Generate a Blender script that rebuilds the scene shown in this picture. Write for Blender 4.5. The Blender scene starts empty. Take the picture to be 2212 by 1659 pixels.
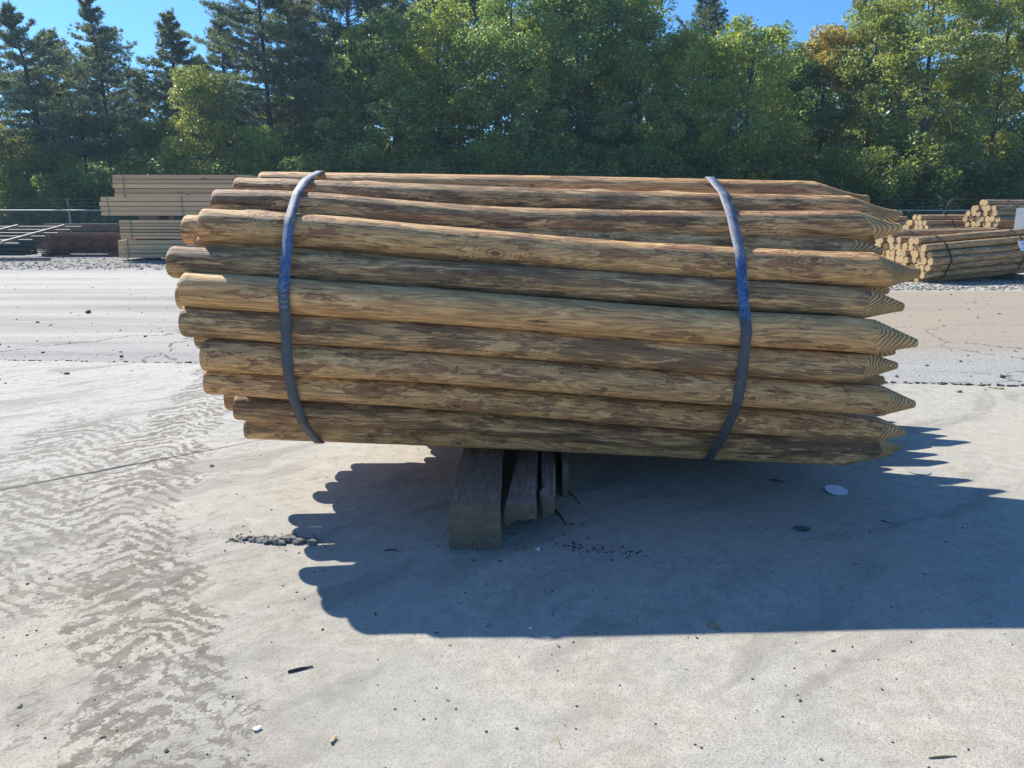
import bpy, math, random
import numpy as np
from mathutils import Vector, Matrix, noise as mnoise
R = math.radians
scene = bpy.context.scene
C = scene.collection
# ------------------------------------------------------------------ camera
CAM_H = 1.25; PITCH = R(12.6); F = 1661.0      # F: focal length in pixels of a 2212 x 1659 view of the photograph
cd = bpy.data.cameras.new('camera'); cam = bpy.data.objects.new('camera', cd); C.objects.link(cam)
cam.location = (0, 0, CAM_H); cam.rotation_euler = (math.pi/2 - PITCH, 0, 0)
cd.sensor_width = 36; cd.lens = 36*F/2212; cd.clip_start = .05; cd.clip_end = 2000
scene.camera = cam
# ------------------------------------------------------------------ sky, sun, exposure
SHX, SHY = .80, -.77                            # where a point's shadow falls per metre of height
SUN_EL = math.atan(1/math.hypot(SHX, SHY)); SUN_AZ = math.atan2(-SHX, -SHY)   # azimuth from +Y towards +X
w = bpy.data.worlds.new('World'); scene.world = w; w.use_nodes = True
nt = w.node_tree; bg = nt.nodes['Background']
sky = nt.nodes.new('ShaderNodeTexSky'); sky.sky_type = 'NISHITA'; sky.sun_disc = False
sky.sun_elevation = SUN_EL; sky.sun_rotation = SUN_AZ; sky.air_density = 1.0; sky.dust_density = .4; sky.ozone_density = 2.2; sky.altitude = 200
tint = nt.nodes.new('ShaderNodeMix'); tint.data_type = 'RGBA'; tint.blend_type = 'MULTIPLY'; tint.inputs[0].default_value = 1
tint.inputs[7].default_value = (.49, .91, 1.36, 1); nt.links.new(sky.outputs[0], tint.inputs[6]); nt.links.new(tint.outputs[2], bg.inputs[0]); bg.inputs[1].default_value = .088
sd = bpy.data.lights.new('sun', 'SUN'); so = bpy.data.objects.new('sun', sd); C.objects.link(so)
sd.energy = 5.0; sd.angle = R(.53); sd.color = (1, .945, .84)
so.rotation_euler = Vector((-SHX, -SHY, 1)).to_track_quat('Z', 'Y').to_euler(); so.location = (-8, 8, 12)
vs = scene.view_settings; vs.view_transform = 'Standard'; vs.look = 'None'; vs.exposure = .60; vs.gamma = 1
# ------------------------------------------------------------------ helpers
def ray(x, y):
    a = (x-1106)/F; b = (829.5-y)/F; s, c = math.sin(PITCH), math.cos(PITCH)
    return Vector((a, c + b*s, -s + b*c))
def at(x, y, Y):                                # point of the photograph at distance Y
    d = ray(x, y); t = Y/d.y; return Vector((d.x*t, Y, CAM_H + d.z*t))
def gr(x, y, z=0):                              # point of the photograph on the ground
    d = ray(x, y); t = (z-CAM_H)/d.z; return Vector((d.x*t, d.y*t, z))
def tag(o, label=None, cat=None, group=None, kind=None):
    if label: o['label'] = label
    if cat: o['category'] = cat
    if group: o['group'] = group
    if kind: o['kind'] = kind
    return o
def empty(name, loc=(0, 0, 0), rot=None):
    o = bpy.data.objects.new(name, None); C.objects.link(o); o.location = loc
    if rot: o.rotation_euler = rot
    return o
def link(name, me, parent=None, mat=None):
    if mat and not me.materials: me.materials.append(mat)
    o = bpy.data.objects.new(name, me); C.objects.link(o)
    if parent: o.parent = parent
    return o
def npmesh(name, V, Fc, k, smooth=False):       # V (n,3), Fc (m,k): fast mesh from arrays
    me = bpy.data.meshes.new(name); n, m = len(V), len(Fc)
    me.vertices.add(n); me.vertices.foreach_set('co', np.asarray(V, np.float32).ravel())
    me.loops.add(m*k); me.loops.foreach_set('vertex_index', np.asarray(Fc, np.int32).ravel())
    me.polygons.add(m); me.polygons.foreach_set('loop_start', np.arange(0, m*k, k, dtype=np.int32))
    me.polygons.foreach_set('loop_total', np.full(m, k, np.int32))
    if smooth: me.polygons.foreach_set('use_smooth', np.ones(m, bool))
    me.update(calc_edges=True); return me
class MB:                                       # collects boxes and tubes into one mesh
    def __init__(s): s.v = []; s.f = []; s.sm = []
    def box(s, c, d, M=None, jit=0, rnd=random):
        b = len(s.v)
        for i in range(8):
            p = Vector(((i & 1)-.5, ((i >> 1) & 1)-.5, ((i >> 2) & 1)-.5))
            p = Vector((p.x*d[0], p.y*d[1], p.z*d[2]))
            if jit: p += Vector([rnd.uniform(-jit, jit) for _ in range(3)])
            if M: p = M @ p
            s.v.append(tuple(p + Vector(c)))
        for q in ((0, 2, 3, 1), (4, 5, 7, 6), (0, 1, 5, 4), (2, 6, 7, 3), (0, 4, 6, 2), (1, 3, 7, 5)):
            s.f.append([b+i for i in q]); s.sm.append(False)
        return s
    def tube(s, pts, rad, n=6, caps=True, smooth=True):
        pts = [Vector(p) for p in pts]; b = len(s.v)
        rad = [rad]*len(pts) if not hasattr(rad, '__len__') else rad
        prev = None
        for i, p in enumerate(pts):
            t = (pts[min(i+1, len(pts)-1)] - pts[max(i-1, 0)]).normalized()
            if prev is None: a = t.orthogonal().normalized()
            else: a = (prev - t*prev.dot(t)).normalized()
            prev = a; c = t.cross(a)
            for k in range(n):
                th = 2*math.pi*k/n; s.v.append(tuple(p + (a*math.cos(th) + c*math.sin(th))*rad[i]))
        for i in range(len(pts)-1):
            for k in range(n):
                s.f.append([b+i*n+k, b+i*n+(k+1) % n, b+(i+1)*n+(k+1) % n, b+(i+1)*n+k]); s.sm.append(smooth)
        if caps:
            s.f.append([b+k for k in range(n)][::-1]); s.sm.append(False)
            s.f.append([b+(len(pts)-1)*n+k for k in range(n)]); s.sm.append(False)
        return s
    def mesh(s, name):
        me = bpy.data.meshes.new(name); me.from_pydata(s.v, [], s.f); me.polygons.foreach_set('use_smooth', s.sm); me.update(); return me
    def build(s, name, mat, parent=None): return link(name, s.mesh(name), parent, mat)
# ------------------------------------------------------------------ node helper
class N:
    def __init__(s, name):
        s.m = bpy.data.materials.new(name); s.m.use_nodes = True; s.t = s.m.node_tree
        s.b = s.t.nodes['Principled BSDF']; s.out = s.t.nodes['Material Output']
    def n(s, typ, **kw):
        x = s.t.nodes.new('ShaderNode'+typ)
        for k, v in kw.items(): setattr(x, k, v)
        return x
    def set(s, sock, v):
        if isinstance(v, bpy.types.NodeSocket): s.t.links.new(v, sock)
        else:
            if hasattr(sock.default_value, '__len__') and hasattr(v, '__len__') and len(sock.default_value) == 4 and len(v) == 3: v = (*v, 1)
            sock.default_value = v
    def math(s, op, a, b=0, c=0, clamp=False):
        x = s.n('Math', operation=op, use_clamp=clamp)
        s.set(x.inputs[0], a); s.set(x.inputs[1], b)
        if op in ('MULTIPLY_ADD', 'SMOOTH_MIN'): s.set(x.inputs[2], c)
        return x.outputs[0]
    def vm(s, op, a, b=(0, 0, 0)):
        x = s.n('VectorMath', operation=op); s.set(x.inputs[0], a)
        if op != 'LENGTH': s.set(x.inputs[1], b)
        return x.outputs['Value'] if op in ('LENGTH', 'DOT_PRODUCT') else x.outputs[0]
    def noise(s, v, scale=1, detail=2, rough=.5, dist=0, color=False):
        x = s.n('TexNoise'); s.set(x.inputs['Vector'], v); s.set(x.inputs['Scale'], scale)
        x.inputs['Detail'].default_value = detail; x.inputs['Roughness'].default_value = rough; x.inputs['Distortion'].default_value = dist
        return x.outputs['Color'] if color else x.outputs[0]
    def vor(s, v, scale=1, feature='F1', rnd=1, dim='3D'):
        x = s.n('TexVoronoi', feature=feature, voronoi_dimensions=dim); s.set(x.inputs['Vector'], v); s.set(x.inputs['Scale'], scale); x.inputs['Randomness'].default_value = rnd
        return x
    def step(s, v, lo, hi):                      # 0 below lo, 1 above hi
        x = s.n('MapRange', interpolation_type='SMOOTHSTEP'); s.set(x.inputs[0], v); s.set(x.inputs[1], lo); s.set(x.inputs[2], hi)
        return x.outputs[0]
    def rng(s, v, lo, hi, a, b):
        x = s.n('MapRange'); s.set(x.inputs[0], v); s.set(x.inputs[1], lo); s.set(x.inputs[2], hi); s.set(x.inputs[3], a); s.set(x.inputs[4], b)
        return x.outputs[0]
    def mix(s, f, a, b, mode='MIX'):
        x = s.n('Mix', data_type='RGBA', blend_type=mode); s.set(x.inputs[0], f); s.set(x.inputs[6], a); s.set(x.inputs[7], b); return x.outputs[2]
    def ramp(s, f, stops):
        x = s.n('ValToRGB'); s.set(x.inputs[0], f); e = x.color_ramp.elements
        while len(e) < len(stops): e.new(.5)
        for i, (p, c) in enumerate(stops): e[i].position = p; e[i].color = (*c, 1)
        return x.outputs[0]
    def bump(s, h, dist, strength=1):
        x = s.n('Bump'); s.set(x.inputs['Height'], h); x.inputs['Distance'].default_value = dist; x.inputs['Strength'].default_value = strength
        s.t.links.new(x.outputs[0], s.b.inputs['Normal']); return x
    def done(s, col=None, rough=None, metal=None, spec=None):
        if col is not None: s.set(s.b.inputs['Base Color'], col)
        if rough is not None: s.set(s.b.inputs['Roughness'], rough)
        if metal is not None: s.set(s.b.inputs['Metallic'], metal)
        if spec is not None: s.b.inputs['Specular IOR Level'].default_value = spec
        return s.m
    def sep(s, v):
        x = s.n('SeparateXYZ'); s.set(x.inputs[0], v); return x.outputs
    def xyz(s, a, b, c=0):
        x = s.n('CombineXYZ'); s.set(x.inputs[0], a); s.set(x.inputs[1], b); s.set(x.inputs[2], c); return x.outputs[0]
# ------------------------------------------------------------------ materials
def mat_log(name, bright=(1.78, 1.36, .95)):
    s = N(name); uv = s.n('TexCoord').outputs['UV']; oi = s.n('ObjectInfo')
    uv = s.vm('MULTIPLY', uv, s.xyz(s.rng(s.math('FRACT', s.math('MULTIPLY', oi.outputs['Random'], 5.7)), 0, 1, .85, 1.5), s.rng(s.math('FRACT', s.math('MULTIPLY', oi.outputs['Random'], 9.1)), 0, 1, .9, 1.35), 1))
    rnd = s.math('MULTIPLY', oi.outputs['Random'], 61.0); ca = s.sep(oi.outputs['Color'])   # colour: r warmth, g mildew, b bark skin
    warm, mil, brk = ca[0], ca[1], ca[2]
    wob = s.noise(s.vm('MULTIPLY', uv, (2, 6, 1)), 1, 3, .5, color=True)
    P = s.vm('ADD', s.vm('ADD', uv, s.xyz(rnd, s.math('MULTIPLY', rnd, .37), s.math('MULTIPLY', rnd, .1))), s.vm('MULTIPLY', s.vm('SUBTRACT', wob, (.5, .5, .5)), (.09, .028, 0)))
    kv = s.vor(s.vm('MULTIPLY', P, (1.9, 3.4, 1)), 1, dim='2D'); kd = kv.outputs['Distance']
    ksel = s.step(s.sep(kv.outputs['Color'])[0], .50, .54)
    kn = s.math('MULTIPLY', s.math('SUBTRACT', 1, s.step(kd, .0, .40)), ksel)               # swell of the grain round a knot
    f = s.noise(s.vm('MULTIPLY', P, (.9, 7, 1)), 1, 2, .45)
    g = s.math('ADD', f, s.math('MULTIPLY', kn, .26))
    rings = s.math('SINE', s.math('MULTIPLY', g, 150)); rings = s.rng(rings, -1, 1, 0, 1)
    fine = s.noise(s.vm('MULTIPLY', P, (6, 110, 1)), 1, 5, .68)
    mid = s.noise(s.vm('MULTIPLY', P, (5, 34, 1)), 1, 8, .72)
    base = s.mix(warm, (.53, .43, .27), (.60, .44, .235))
    c = s.mix(s.math('MULTIPLY', s.math('POWER', rings, 1.6), .62), base, (.27, .155, .08))
    c = s.mix(s.rng(mid, .38, .66, 0, .75), c, (.29, .21, .135))
    c = s.mix(s.rng(fine, .46, .66, 0, .68), c, (.17, .13, .09))
    # torn red brown skin left by the peeler
    b1 = s.noise(s.vm('ADD', s.vm('MULTIPLY', P, (3.6, 15, 1)), (7.7, 3.1, 0)), 1, 11, .66, .35)
    bm = s.step(s.math('ADD', b1, s.math('MULTIPLY', s.math('SUBTRACT', brk, .5), .24)), .555, .578)
    c = s.mix(s.math('MULTIPLY', bm, .78), c, s.mix(s.rng(fine, .4, .6, 0, 1), (.27, .165, .105), (.14, .082, .06)))
    # blue grey mildew
    m1 = s.noise(s.vm('ADD', s.vm('MULTIPLY', P, (2.6, 12, 1)), (1.7, 13.1, 0)), 1, 12, .74, .25)
    m2 = s.noise(s.vm('MULTIPLY', P, (9, 80, 1)), 1, 6, .75)
    mm = s.step(s.math('ADD', s.math('ADD', m1, s.math('MULTIPLY', s.math('SUBTRACT', m2, .5), .42)), s.math('MULTIPLY', s.math('SUBTRACT', mil, .56), .30)), .50, .60)
    c = s.mix(s.math('MULTIPLY', mm, .76), c, (.092, .076, .062))
    m3 = s.noise(s.vm('MULTIPLY', P, (40, 70, 1)), 1, 6, .75)
    c = s.mix(s.math('MULTIPLY', s.step(m3, .60, .70), s.math('MULTIPLY', mil, .7)), c, (.045, .045, .045))
    # pale raw wood showing through
    l1 = s.noise(s.vm('ADD', s.vm('MULTIPLY', P, (4, 26, 1)), (21.7, 5.1, 0)), 1, 9, .72, .4)
    c = s.mix(s.math('MULTIPLY', s.step(l1, .55, .61), .6), c, (.62, .52, .34))
    core = s.math('MULTIPLY', s.math('SUBTRACT', 1, s.step(kd, .030, .055)), ksel)
    ringk = s.math('MULTIPLY', s.math('SUBTRACT', 1, s.step(s.math('ABSOLUTE', s.math('SUBTRACT', kd, .078)), 0, .018)), ksel)
    c = s.mix(s.math('MULTIPLY', core, .85), c, (.15, .065, .035)); c = s.mix(s.math('MULTIPLY', ringk, .55), c, (.12, .08, .05))
    # season checks: thin dark splits
    ck = s.noise(s.vm('MULTIPLY', P, (1.6, 60, 1)), 1, 2, .4)
    ckm = s.math('MULTIPLY', s.math('SUBTRACT', 1, s.step(s.math('ABSOLUTE', s.math('SUBTRACT', ck, .5)), .0, .012)), s.step(mid, .52, .6))
    c = s.mix(s.math('MULTIPLY', ckm, .7), c, (.05, .035, .025))
    c = s.mix(1.0, c, bright, 'MULTIPLY')
    h = s.math('ADD', s.math('MULTIPLY', fine, .5), s.math('ADD', s.math('MULTIPLY', mid, .9), s.math('MULTIPLY', bm, .35)))
    h = s.math('SUBTRACT', h, s.math('MULTIPLY', ckm, .9)); h = s.math('ADD', h, s.math('MULTIPLY', rings, .10)); h = s.math('ADD', h, s.math('MULTIPLY', l1, .7))
    s.bump(h, .009, 1)
    return s.done(c, .62, spec=.5)
def mat_tip(name):
    s = N(name); tc = s.n('TexCoord').outputs['Object']; oi = s.n('ObjectInfo')
    x, y, z = s.sep(tc)[:3]
    off = s.math('MULTIPLY', s.math('SUBTRACT', oi.outputs['Random'], .5), .03)
    wob = s.noise(s.vm('MULTIPLY', tc, (6, 14, 14)), 1, 3, .5)
    r = s.math('SQRT', s.math('ADD', s.math('POWER', s.math('ADD', y, off), 2), s.math('POWER', s.math('SUBTRACT', z, off), 2)))
    wb2 = s.noise(s.vm('MULTIPLY', tc, (16, 50, 50)), 1, 5, .65); r = s.math('ADD', r, s.math('ADD', s.math('MULTIPLY', wob, .012), s.math('MULTIPLY', wb2, .003))); r = s.math('ADD', r, s.math('MULTIPLY', x, .03))
    q = s.rng(oi.outputs['Random'], 0, 1, 950, 1700)
    ring = s.rng(s.math('SINE', s.math('MULTIPLY', r, q)), -1, 1, 0, 1); ring = s.math('POWER', ring, 2.6)
    fib = s.noise(s.vm('MULTIPLY', tc, (30, 260, 260)), 1, 3, .6)
    c = s.mix(s.rng(fib, .3, .7, 0, 1), (.62, .50, .30), (.48, .37, .21))
    c = s.mix(s.math('MULTIPLY', ring, .56), c, (.22, .145, .075))
    big = s.noise(tc, 14, 5, .6); c = s.mix(s.rng(big, .45, .7, 0, .5), c, (.27, .205, .12))
    c = s.mix(1.0, c, (1.45, 1.16, .88), 'MULTIPLY'); s.bump(s.math('ADD', s.math('MULTIPLY', ring, -1.6), s.math('MULTIPLY', fib, .6)), .006, 1)
    return s.done(c, .75, spec=.25)
def mat_end(name, a=(.60, .44, .23), b=(.36, .24, .12)):
    s = N(name); tc = s.n('TexCoord').outputs['Object']; oi = s.n('ObjectInfo'); x, y, z = s.sep(tc)[:3]
    off = s.math('MULTIPLY', s.math('SUBTRACT', oi.outputs['Random'], .5), .03)
    r = s.math('SQRT', s.math('ADD', s.math('POWER', s.math('ADD', y, off), 2), s.math('POWER', z, 2)))
    ring = s.rng(s.math('SINE', s.math('MULTIPLY', r, 700)), -1, 1, 0, .45)
    n = s.noise(s.vm('ADD', tc, s.xyz(s.math('MULTIPLY', oi.outputs['Random'], 9), 0, 0)), 22, 4, .6)
    c = s.mix(ring, a, b); c = s.mix(s.rng(n, .45, .75, 0, .7), c, b)
    c = s.mix(s.rng(s.math('FRACT', s.math('MULTIPLY', oi.outputs['Random'], 7.3)), .4, 1, 0, .5), c, (.36, .27, .18))
    c = s.mix(s.math('SUBTRACT', 1, s.step(r, .004, .010)), c, (.20, .11, .05))
    return s.done(c, .8, spec=.2)
def mat_beam(name, c1, c2, axis=1):
    s = N(name); tc = s.n('TexCoord').outputs['Object']
    k = [(70, 70, 70)]; v = [60, 60, 60]; v[axis] = 4; v2 = [14, 14, 14]; v2[axis] = 2.2
    wob = s.noise(tc, 7, 3, .5, color=True); P = s.vm('ADD', tc, s.vm('MULTIPLY', wob, (.03, .03, .03)))
    f = s.noise(s.vm('MULTIPLY', P, tuple(v2)), 1, 2, .4); ring = s.rng(s.math('SINE', s.math('MULTIPLY', f, 120)), -1, 1, 0, 1)
    fine = s.noise(s.vm('MULTIPLY', P, tuple(v)), 1, 5, .65); mud = s.noise(tc, 9, 6, .65)
    c = s.mix(s.math('MULTIPLY', ring, .6), c1, c2); c = s.mix(s.rng(fine, .4, .75, 0, .75), c, tuple(q*.4 for q in c2))
    c = s.mix(s.rng(mud, .45, .65, 0, .6), c, (.20, .175, .14))
    gx, gy, gz = s.sep(tc)[:3]; ng = s.sep(s.n('NewGeometry').outputs['Normal'])
    er = s.math('SQRT', s.math('ADD', s.math('POWER', s.math('ADD', gx, .20), 2), s.math('POWER', s.math('SUBTRACT', gz, .02), 2))); er = s.math('ADD', er, s.math('MULTIPLY', mud, .02))
    es = s.math('POWER', s.rng(s.math('SINE', s.math('MULTIPLY', er, 620)), -1, 1, 0, 1), 2); fc = s.step(s.math('MULTIPLY', ng[1], -1), .6, .8)
    c = s.mix(fc, c, s.mix(es, (.25, .205, .155), (.14, .115, .09))); c = s.mix(s.math('MULTIPLY', fc, s.rng(mud, .42, .6, 0, .6)), c, (.13, .12, .10))
    c = s.mix(1.0, c, (1.3, 1.08, .92), 'MULTIPLY')
    s.bump(s.math('ADD', s.math('MULTIPLY', fine, 1), s.math('MULTIPLY', ring, .35)), .008, .9)
    return s.done(c, .85, spec=.2)
def mat_board(name):
    s = N(name); tc = s.n('TexCoord').outputs['Object']; oi = s.n('ObjectInfo')
    P = s.vm('ADD', tc, s.xyz(s.math('MULTIPLY', oi.outputs['Random'], 40), s.math('MULTIPLY', oi.outputs['Random'], 9), 0))
    f = s.noise(s.vm('MULTIPLY', P, (.8, 6, 9)), 1, 2, .4); ring = s.rng(s.math('SINE', s.math('MULTIPLY', f, 70)), -1, 1, 0, .18)
    fine = s.noise(s.vm('MULTIPLY', P, (2, 40, 60)), 1, 4, .6)
    kv = s.vor(s.vm('MULTIPLY', P, (1.1, 3, 6)), 1); core = s.math('SUBTRACT', 1, s.step(kv.outputs['Distance'], .08, .13))
    c = s.mix(s.sep(oi.outputs['Color'])[0], (.25, .185, .135), (.50, .38, .25))
    c = s.mix(ring, c, (.36, .215, .13)); c = s.mix(s.rng(fine, .35, .7, 0, .45), c, (.25, .19, .15)); c = s.mix(core, c, (.13, .07, .04))
    c = s.mix(1.0, c, (1.85, 1.55, 1.22), 'MULTIPLY'); s.bump(fine, .004, .5)
    return s.done(c, .7, spec=.25)
def mat_plain(name, col, rough=.6, metal=0, var=.25, scale=30, spec=.4):
    s = N(name); tc = s.n('TexCoord').outputs['Object']; n = s.noise(tc, scale, 5, .6)
    c = s.mix(s.rng(n, .35, .7, 0, 1), col, tuple(q*(1-var) for q in col)); s.bump(n, .002, .4)
    return s.done(c, rough, metal, spec)
def mat_strap(name):
    s = N(name); tc = s.n('TexCoord').outputs['Object']
    n = s.noise(s.vm('MULTIPLY', tc, (60, 30, 30)), 1, 6, .7, .6); n2 = s.noise(tc, 6, 3, .5); n3 = s.noise(tc, 120, 3, .6)
    z = s.math('ADD', s.sep(tc)[2], s.math('MULTIPLY', s.sep(tc)[0], .07)); zz = s.math('ADD', z, s.math('MULTIPLY', s.math('SUBTRACT', n2, .5), .05))
    blue = s.math('MULTIPLY', s.step(zz, .905, .925), s.math('SUBTRACT', 1, s.step(zz, 1.135, 1.15)))   # sky reflection put into the colour as a blue band by height
    sky_blue = s.mix(s.rng(n, .42, .60, 0, .85), (.040, .095, .23), (.16, .24, .38))
    sky_blue = s.mix(s.math('SUBTRACT', 1, s.step(s.sep(tc)[0], -.5, .5)), sky_blue, s.mix(s.rng(n, .42, .60, 0, 1), (.07, .13, .24), (.20, .26, .36)))
    bare = s.mix(s.rng(n, .4, .62, 0, 1), (.13, .14, .16), (.30, .32, .38))  # lit silvery top put into the colour; below it the steel turns greyer
    low = s.mix(s.rng(n, .5, .7, 0, .6), (.10, .108, .12), (.22, .22, .22))
    c = s.mix(s.step(zz, 1.10, 1.15), low, bare); c = s.mix(blue, c, sky_blue)
    s.bump(n, .0015, .4)
    return s.done(c, s.rng(n, .4, .7, .58, .85), .15, .3)
def mat_leaf(name, ca, cb, cc, transl=.45, rough=.45, dead=.03):
    s = N(name); g = s.n('NewGeometry'); oi = s.n('ObjectInfo'); tc = s.n('TexCoord').outputs['Object']
    ri = g.outputs['Random Per Island']
    n = s.noise(s.vm('ADD', tc, s.xyz(s.math('MULTIPLY', oi.outputs['Random'], 30), 0, 0)), .55, 3, .6)
    c = s.mix(s.rng(n, .38, .62, 0, 1), ca, cb); c = s.mix(s.step(ri, .72, .98), c, cc)
    c = s.mix(s.step(ri, 1-dead, 1-dead+.01), c, (.30, .16, .05))
    c = s.mix(1.0, c, oi.outputs['Color'], 'MULTIPLY')
    s.done(c, rough, spec=.5)
    t = s.n('BsdfTranslucent'); tcx = s.mix(1.0, c, (1.25, 1.3, .75), 'MULTIPLY'); s.set(t.inputs[0], tcx)
    m = s.n('MixShader'); m.inputs[0].default_value = transl
    s.t.links.new(s.b.outputs[0], m.inputs[1]); s.t.links.new(t.outputs[0], m.inputs[2]); s.t.links.new(m.outputs[0], s.out.inputs[0])
    return s.m
def mat_concrete():
    s = N('dusty_concrete'); p = s.n('NewGeometry').outputs['Position']; X, Y, _ = s.sep(p)[:3]
    sp = s.noise(p, 160, 4, .7); sp2 = s.noise(p, 420, 2, .6); blot = s.noise(p, 2.2, 7, .62, .4); med = s.noise(p, 14, 9, .74)
    c = s.mix(s.rng(med, .33, .66, 0, 1), (.57, .53, .445), (.37, .342, .28))
    c = s.mix(s.rng(blot, .42, .66, 0, .45), c, (.43, .42, .395))
    tan = s.noise(s.vm('ADD', p, (5, 3, 0)), .9, 4, .6); c = s.mix(s.rng(tan, .5, .7, 0, .45), c, (.55, .47, .35))
    c = s.mix(s.rng(sp, .50, .64, 0, .70), c, (.22, .205, .175)); c = s.mix(s.rng(sp2, .58, .68, 0, .6), c, (.66, .63, .56))
    # mud film dragged along the wheel tracks
    ang = R(41); ca_, sa_ = math.cos(ang), math.sin(ang)
    wv = s.noise(p, 1.3, 4, .6, color=True); wv2 = s.noise(p, 5, 3, .6, color=True)
    q = s.vm('ADD', p, s.vm('MULTIPLY', s.vm('SUBTRACT', wv, (.5, .5, .5)), (.32, .32, 0))); q = s.vm('ADD', q, s.vm('MULTIPLY', s.vm('SUBTRACT', wv2, (.5, .5, .5)), (.07, .07, 0)))
    qx, qy, _ = s.sep(q)[:3]
    al = s.math('ADD', s.math('MULTIPLY', qx, ca_), s.math('MULTIPLY', qy, sa_)); ac = s.math('SUBTRACT', s.math('MULTIPLY', qy, ca_), s.math('MULTIPLY', qx, sa_))
    st = s.noise(s.xyz(s.math('MULTIPLY', al, 2.6), s.math('MULTIPLY', ac, 10), 0), 1, 12, .70, .25)
    st2 = s.noise(s.xyz(s.math('MULTIPLY', al, 7), s.math('MULTIPLY', ac, 28), 3), 1, 9, .70, .3)
    veins = s.math('ABSOLUTE', s.math('SUBTRACT', s.noise(q, 4.2, 7, .6, 1.1), .5))                      # branching rills near the bottom
    # tyre tracks: along Y, lateral distance from the track's middle
    Yw = s.math('ADD', Y, s.math('MULTIPLY', s.math('SUBTRACT', s.noise(p, .8, 2, .5), .5), .5))
    mid = s.math('ADD', X, s.math('ADD', .80, s.math('ADD', s.math('MULTIPLY', s.math('MINIMUM', s.math('SUBTRACT', Yw, 1.5), 1.8), .52), s.math('MULTIPLY', s.math('MAXIMUM', s.math('SUBTRACT', Yw, 3.3), 0), .2))))
    def track(off, wd):
        d = s.math('ADD', mid, off); dn = s.math('ABSOLUTE', s.math('ADD', d, s.math('MULTIPLY', s.math('SUBTRACT', s.noise(p, 3.1, 6, .65), .5), .5)))
        return d, s.math('SUBTRACT', 1, s.step(dn, wd*.45, wd*1.25))
    d1, tr1 = track(0, .25); d2, tr2 = track(.55, .40); d3, tr3 = track(-.55, .30)
    tr2 = s.math('MULTIPLY', tr2, s.math('MULTIPLY', s.step(Y, 1.9, 2.5), s.math('SUBTRACT', 1, s.step(Y, 3.6, 5.5))))
    def chev(d, k, seed):
        ph = s.math('ADD', s.math('MULTIPLY', s.math('ADD', Y, s.math('MULTIPLY', s.math('ABSOLUTE', d), .9)), k), s.math('MULTIPLY', s.noise(s.vm('ADD', p, (seed, 0, 0)), 4.2, 8, .70), 30))
        return s.math('SINE', ph)
    c1 = chev(d1, 64, 1.0); c2 = chev(d2, 57, 4.0)
    grit = s.noise(p, 40, 8, .78); heavy = s.noise(s.vm('ADD', p, (2, 8, 0)), 1.1, 4, .6)
    amt = s.math('MAXIMUM', tr1, s.math('MULTIPLY', tr2, .75))
    e1 = s.math('ADD', s.math('ADD', s.math('MULTIPLY', c1, .115), s.math('MULTIPLY', s.math('SUBTRACT', st, .5), .90)), s.math('ADD', s.math('MULTIPLY', s.math('SUBTRACT', grit, .5), .95), s.math('MULTIPLY', s.math('SUBTRACT', heavy, .5), .65)))
    e2 = s.math('ADD', s.math('ADD', s.math('MULTIPLY', c2, .12), s.math('MULTIPLY', s.math('SUBTRACT', st, .5), .9)), s.math('ADD', s.math('MULTIPLY', s.math('SUBTRACT', grit, .5), .85), s.math('MULTIPLY', s.math('SUBTRACT', heavy, .5), .5)))
    mm = s.math('MULTIPLY', s.step(e1, -.02, .05), s.step(s.math('ADD', tr1, s.math('MULTIPLY', s.math('SUBTRACT', grit, .5), .9)), .30, .52))
    mmb = s.math('MULTIPLY', s.step(e2, .0, .05), s.step(s.math('ADD', tr2, s.math('MULTIPLY', s.math('SUBTRACT', grit, .5), .9)), .35, .6))
    # thin dragged lines all over the left half
    left = s.math('SUBTRACT', 1, s.step(s.math('ADD', X, s.math('MULTIPLY', Y, .10)), -1.1, .1))
    ln = s.noise(s.xyz(s.math('MULTIPLY', al, 2.0), s.math('MULTIPLY', ac, 8.5), 11), 1, 9, .66)
    lm = s.math('MULTIPLY', s.math('SUBTRACT', 1, s.step(s.math('ABSOLUTE', s.math('SUBTRACT', ln, .5)), .003, .016)), s.math('MULTIPLY', left, s.step(s.math('ADD', med, s.math('MULTIPLY', heavy, .4)), .62, .74)))
    mm2 = s.math('MULTIPLY', s.step(st2, .575, .62), s.math('MULTIPLY', left, .8))
    ln2 = s.noise(q, 4.6, 7, .62); lm2 = s.math('MULTIPLY', s.math('SUBTRACT', 1, s.step(s.math('ABSOLUTE', s.math('SUBTRACT', ln2, .5)), .004, .020)), s.math('MULTIPLY', s.step(tr1, .15, .6), s.math('SUBTRACT', 1, s.step(Y, 1.9, 2.7))))
    m = s.math('MAXIMUM', s.math('MAXIMUM', s.math('MULTIPLY', mm, .92), s.math('MULTIPLY', mmb, .75)), s.math('MAXIMUM', s.math('MULTIPLY', mm2, .6), s.math('MAXIMUM', s.math('MULTIPLY', lm, .7), s.math('MULTIPLY', lm2, .8))))
    c = s.mix(s.math('MULTIPLY', s.math('MULTIPLY', left, s.step(Y, 2.2, 4.2)), .55), c, (.56, .54, .50))
    c = s.mix(s.math('MULTIPLY', tr3, .28), c, (.36, .34, .29))
    c = s.mix(m, c, s.mix(s.rng(st2, .40, .60, 0, 1), s.mix(s.rng(grit, .35, .65, 0, 1), (.115, .10, .077), (.20, .18, .142)), (.27, .245, .20)))
    # dark smears in the middle and the right
    sm = s.noise(s.xyz(s.math('MULTIPLY', al, 1.2), s.math('MULTIPLY', ac, 4), 7), 1, 6, .6, .6); c = s.mix(s.math('MULTIPLY', s.step(sm, .50, .66), .50), c, (.25, .232, .20))
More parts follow.
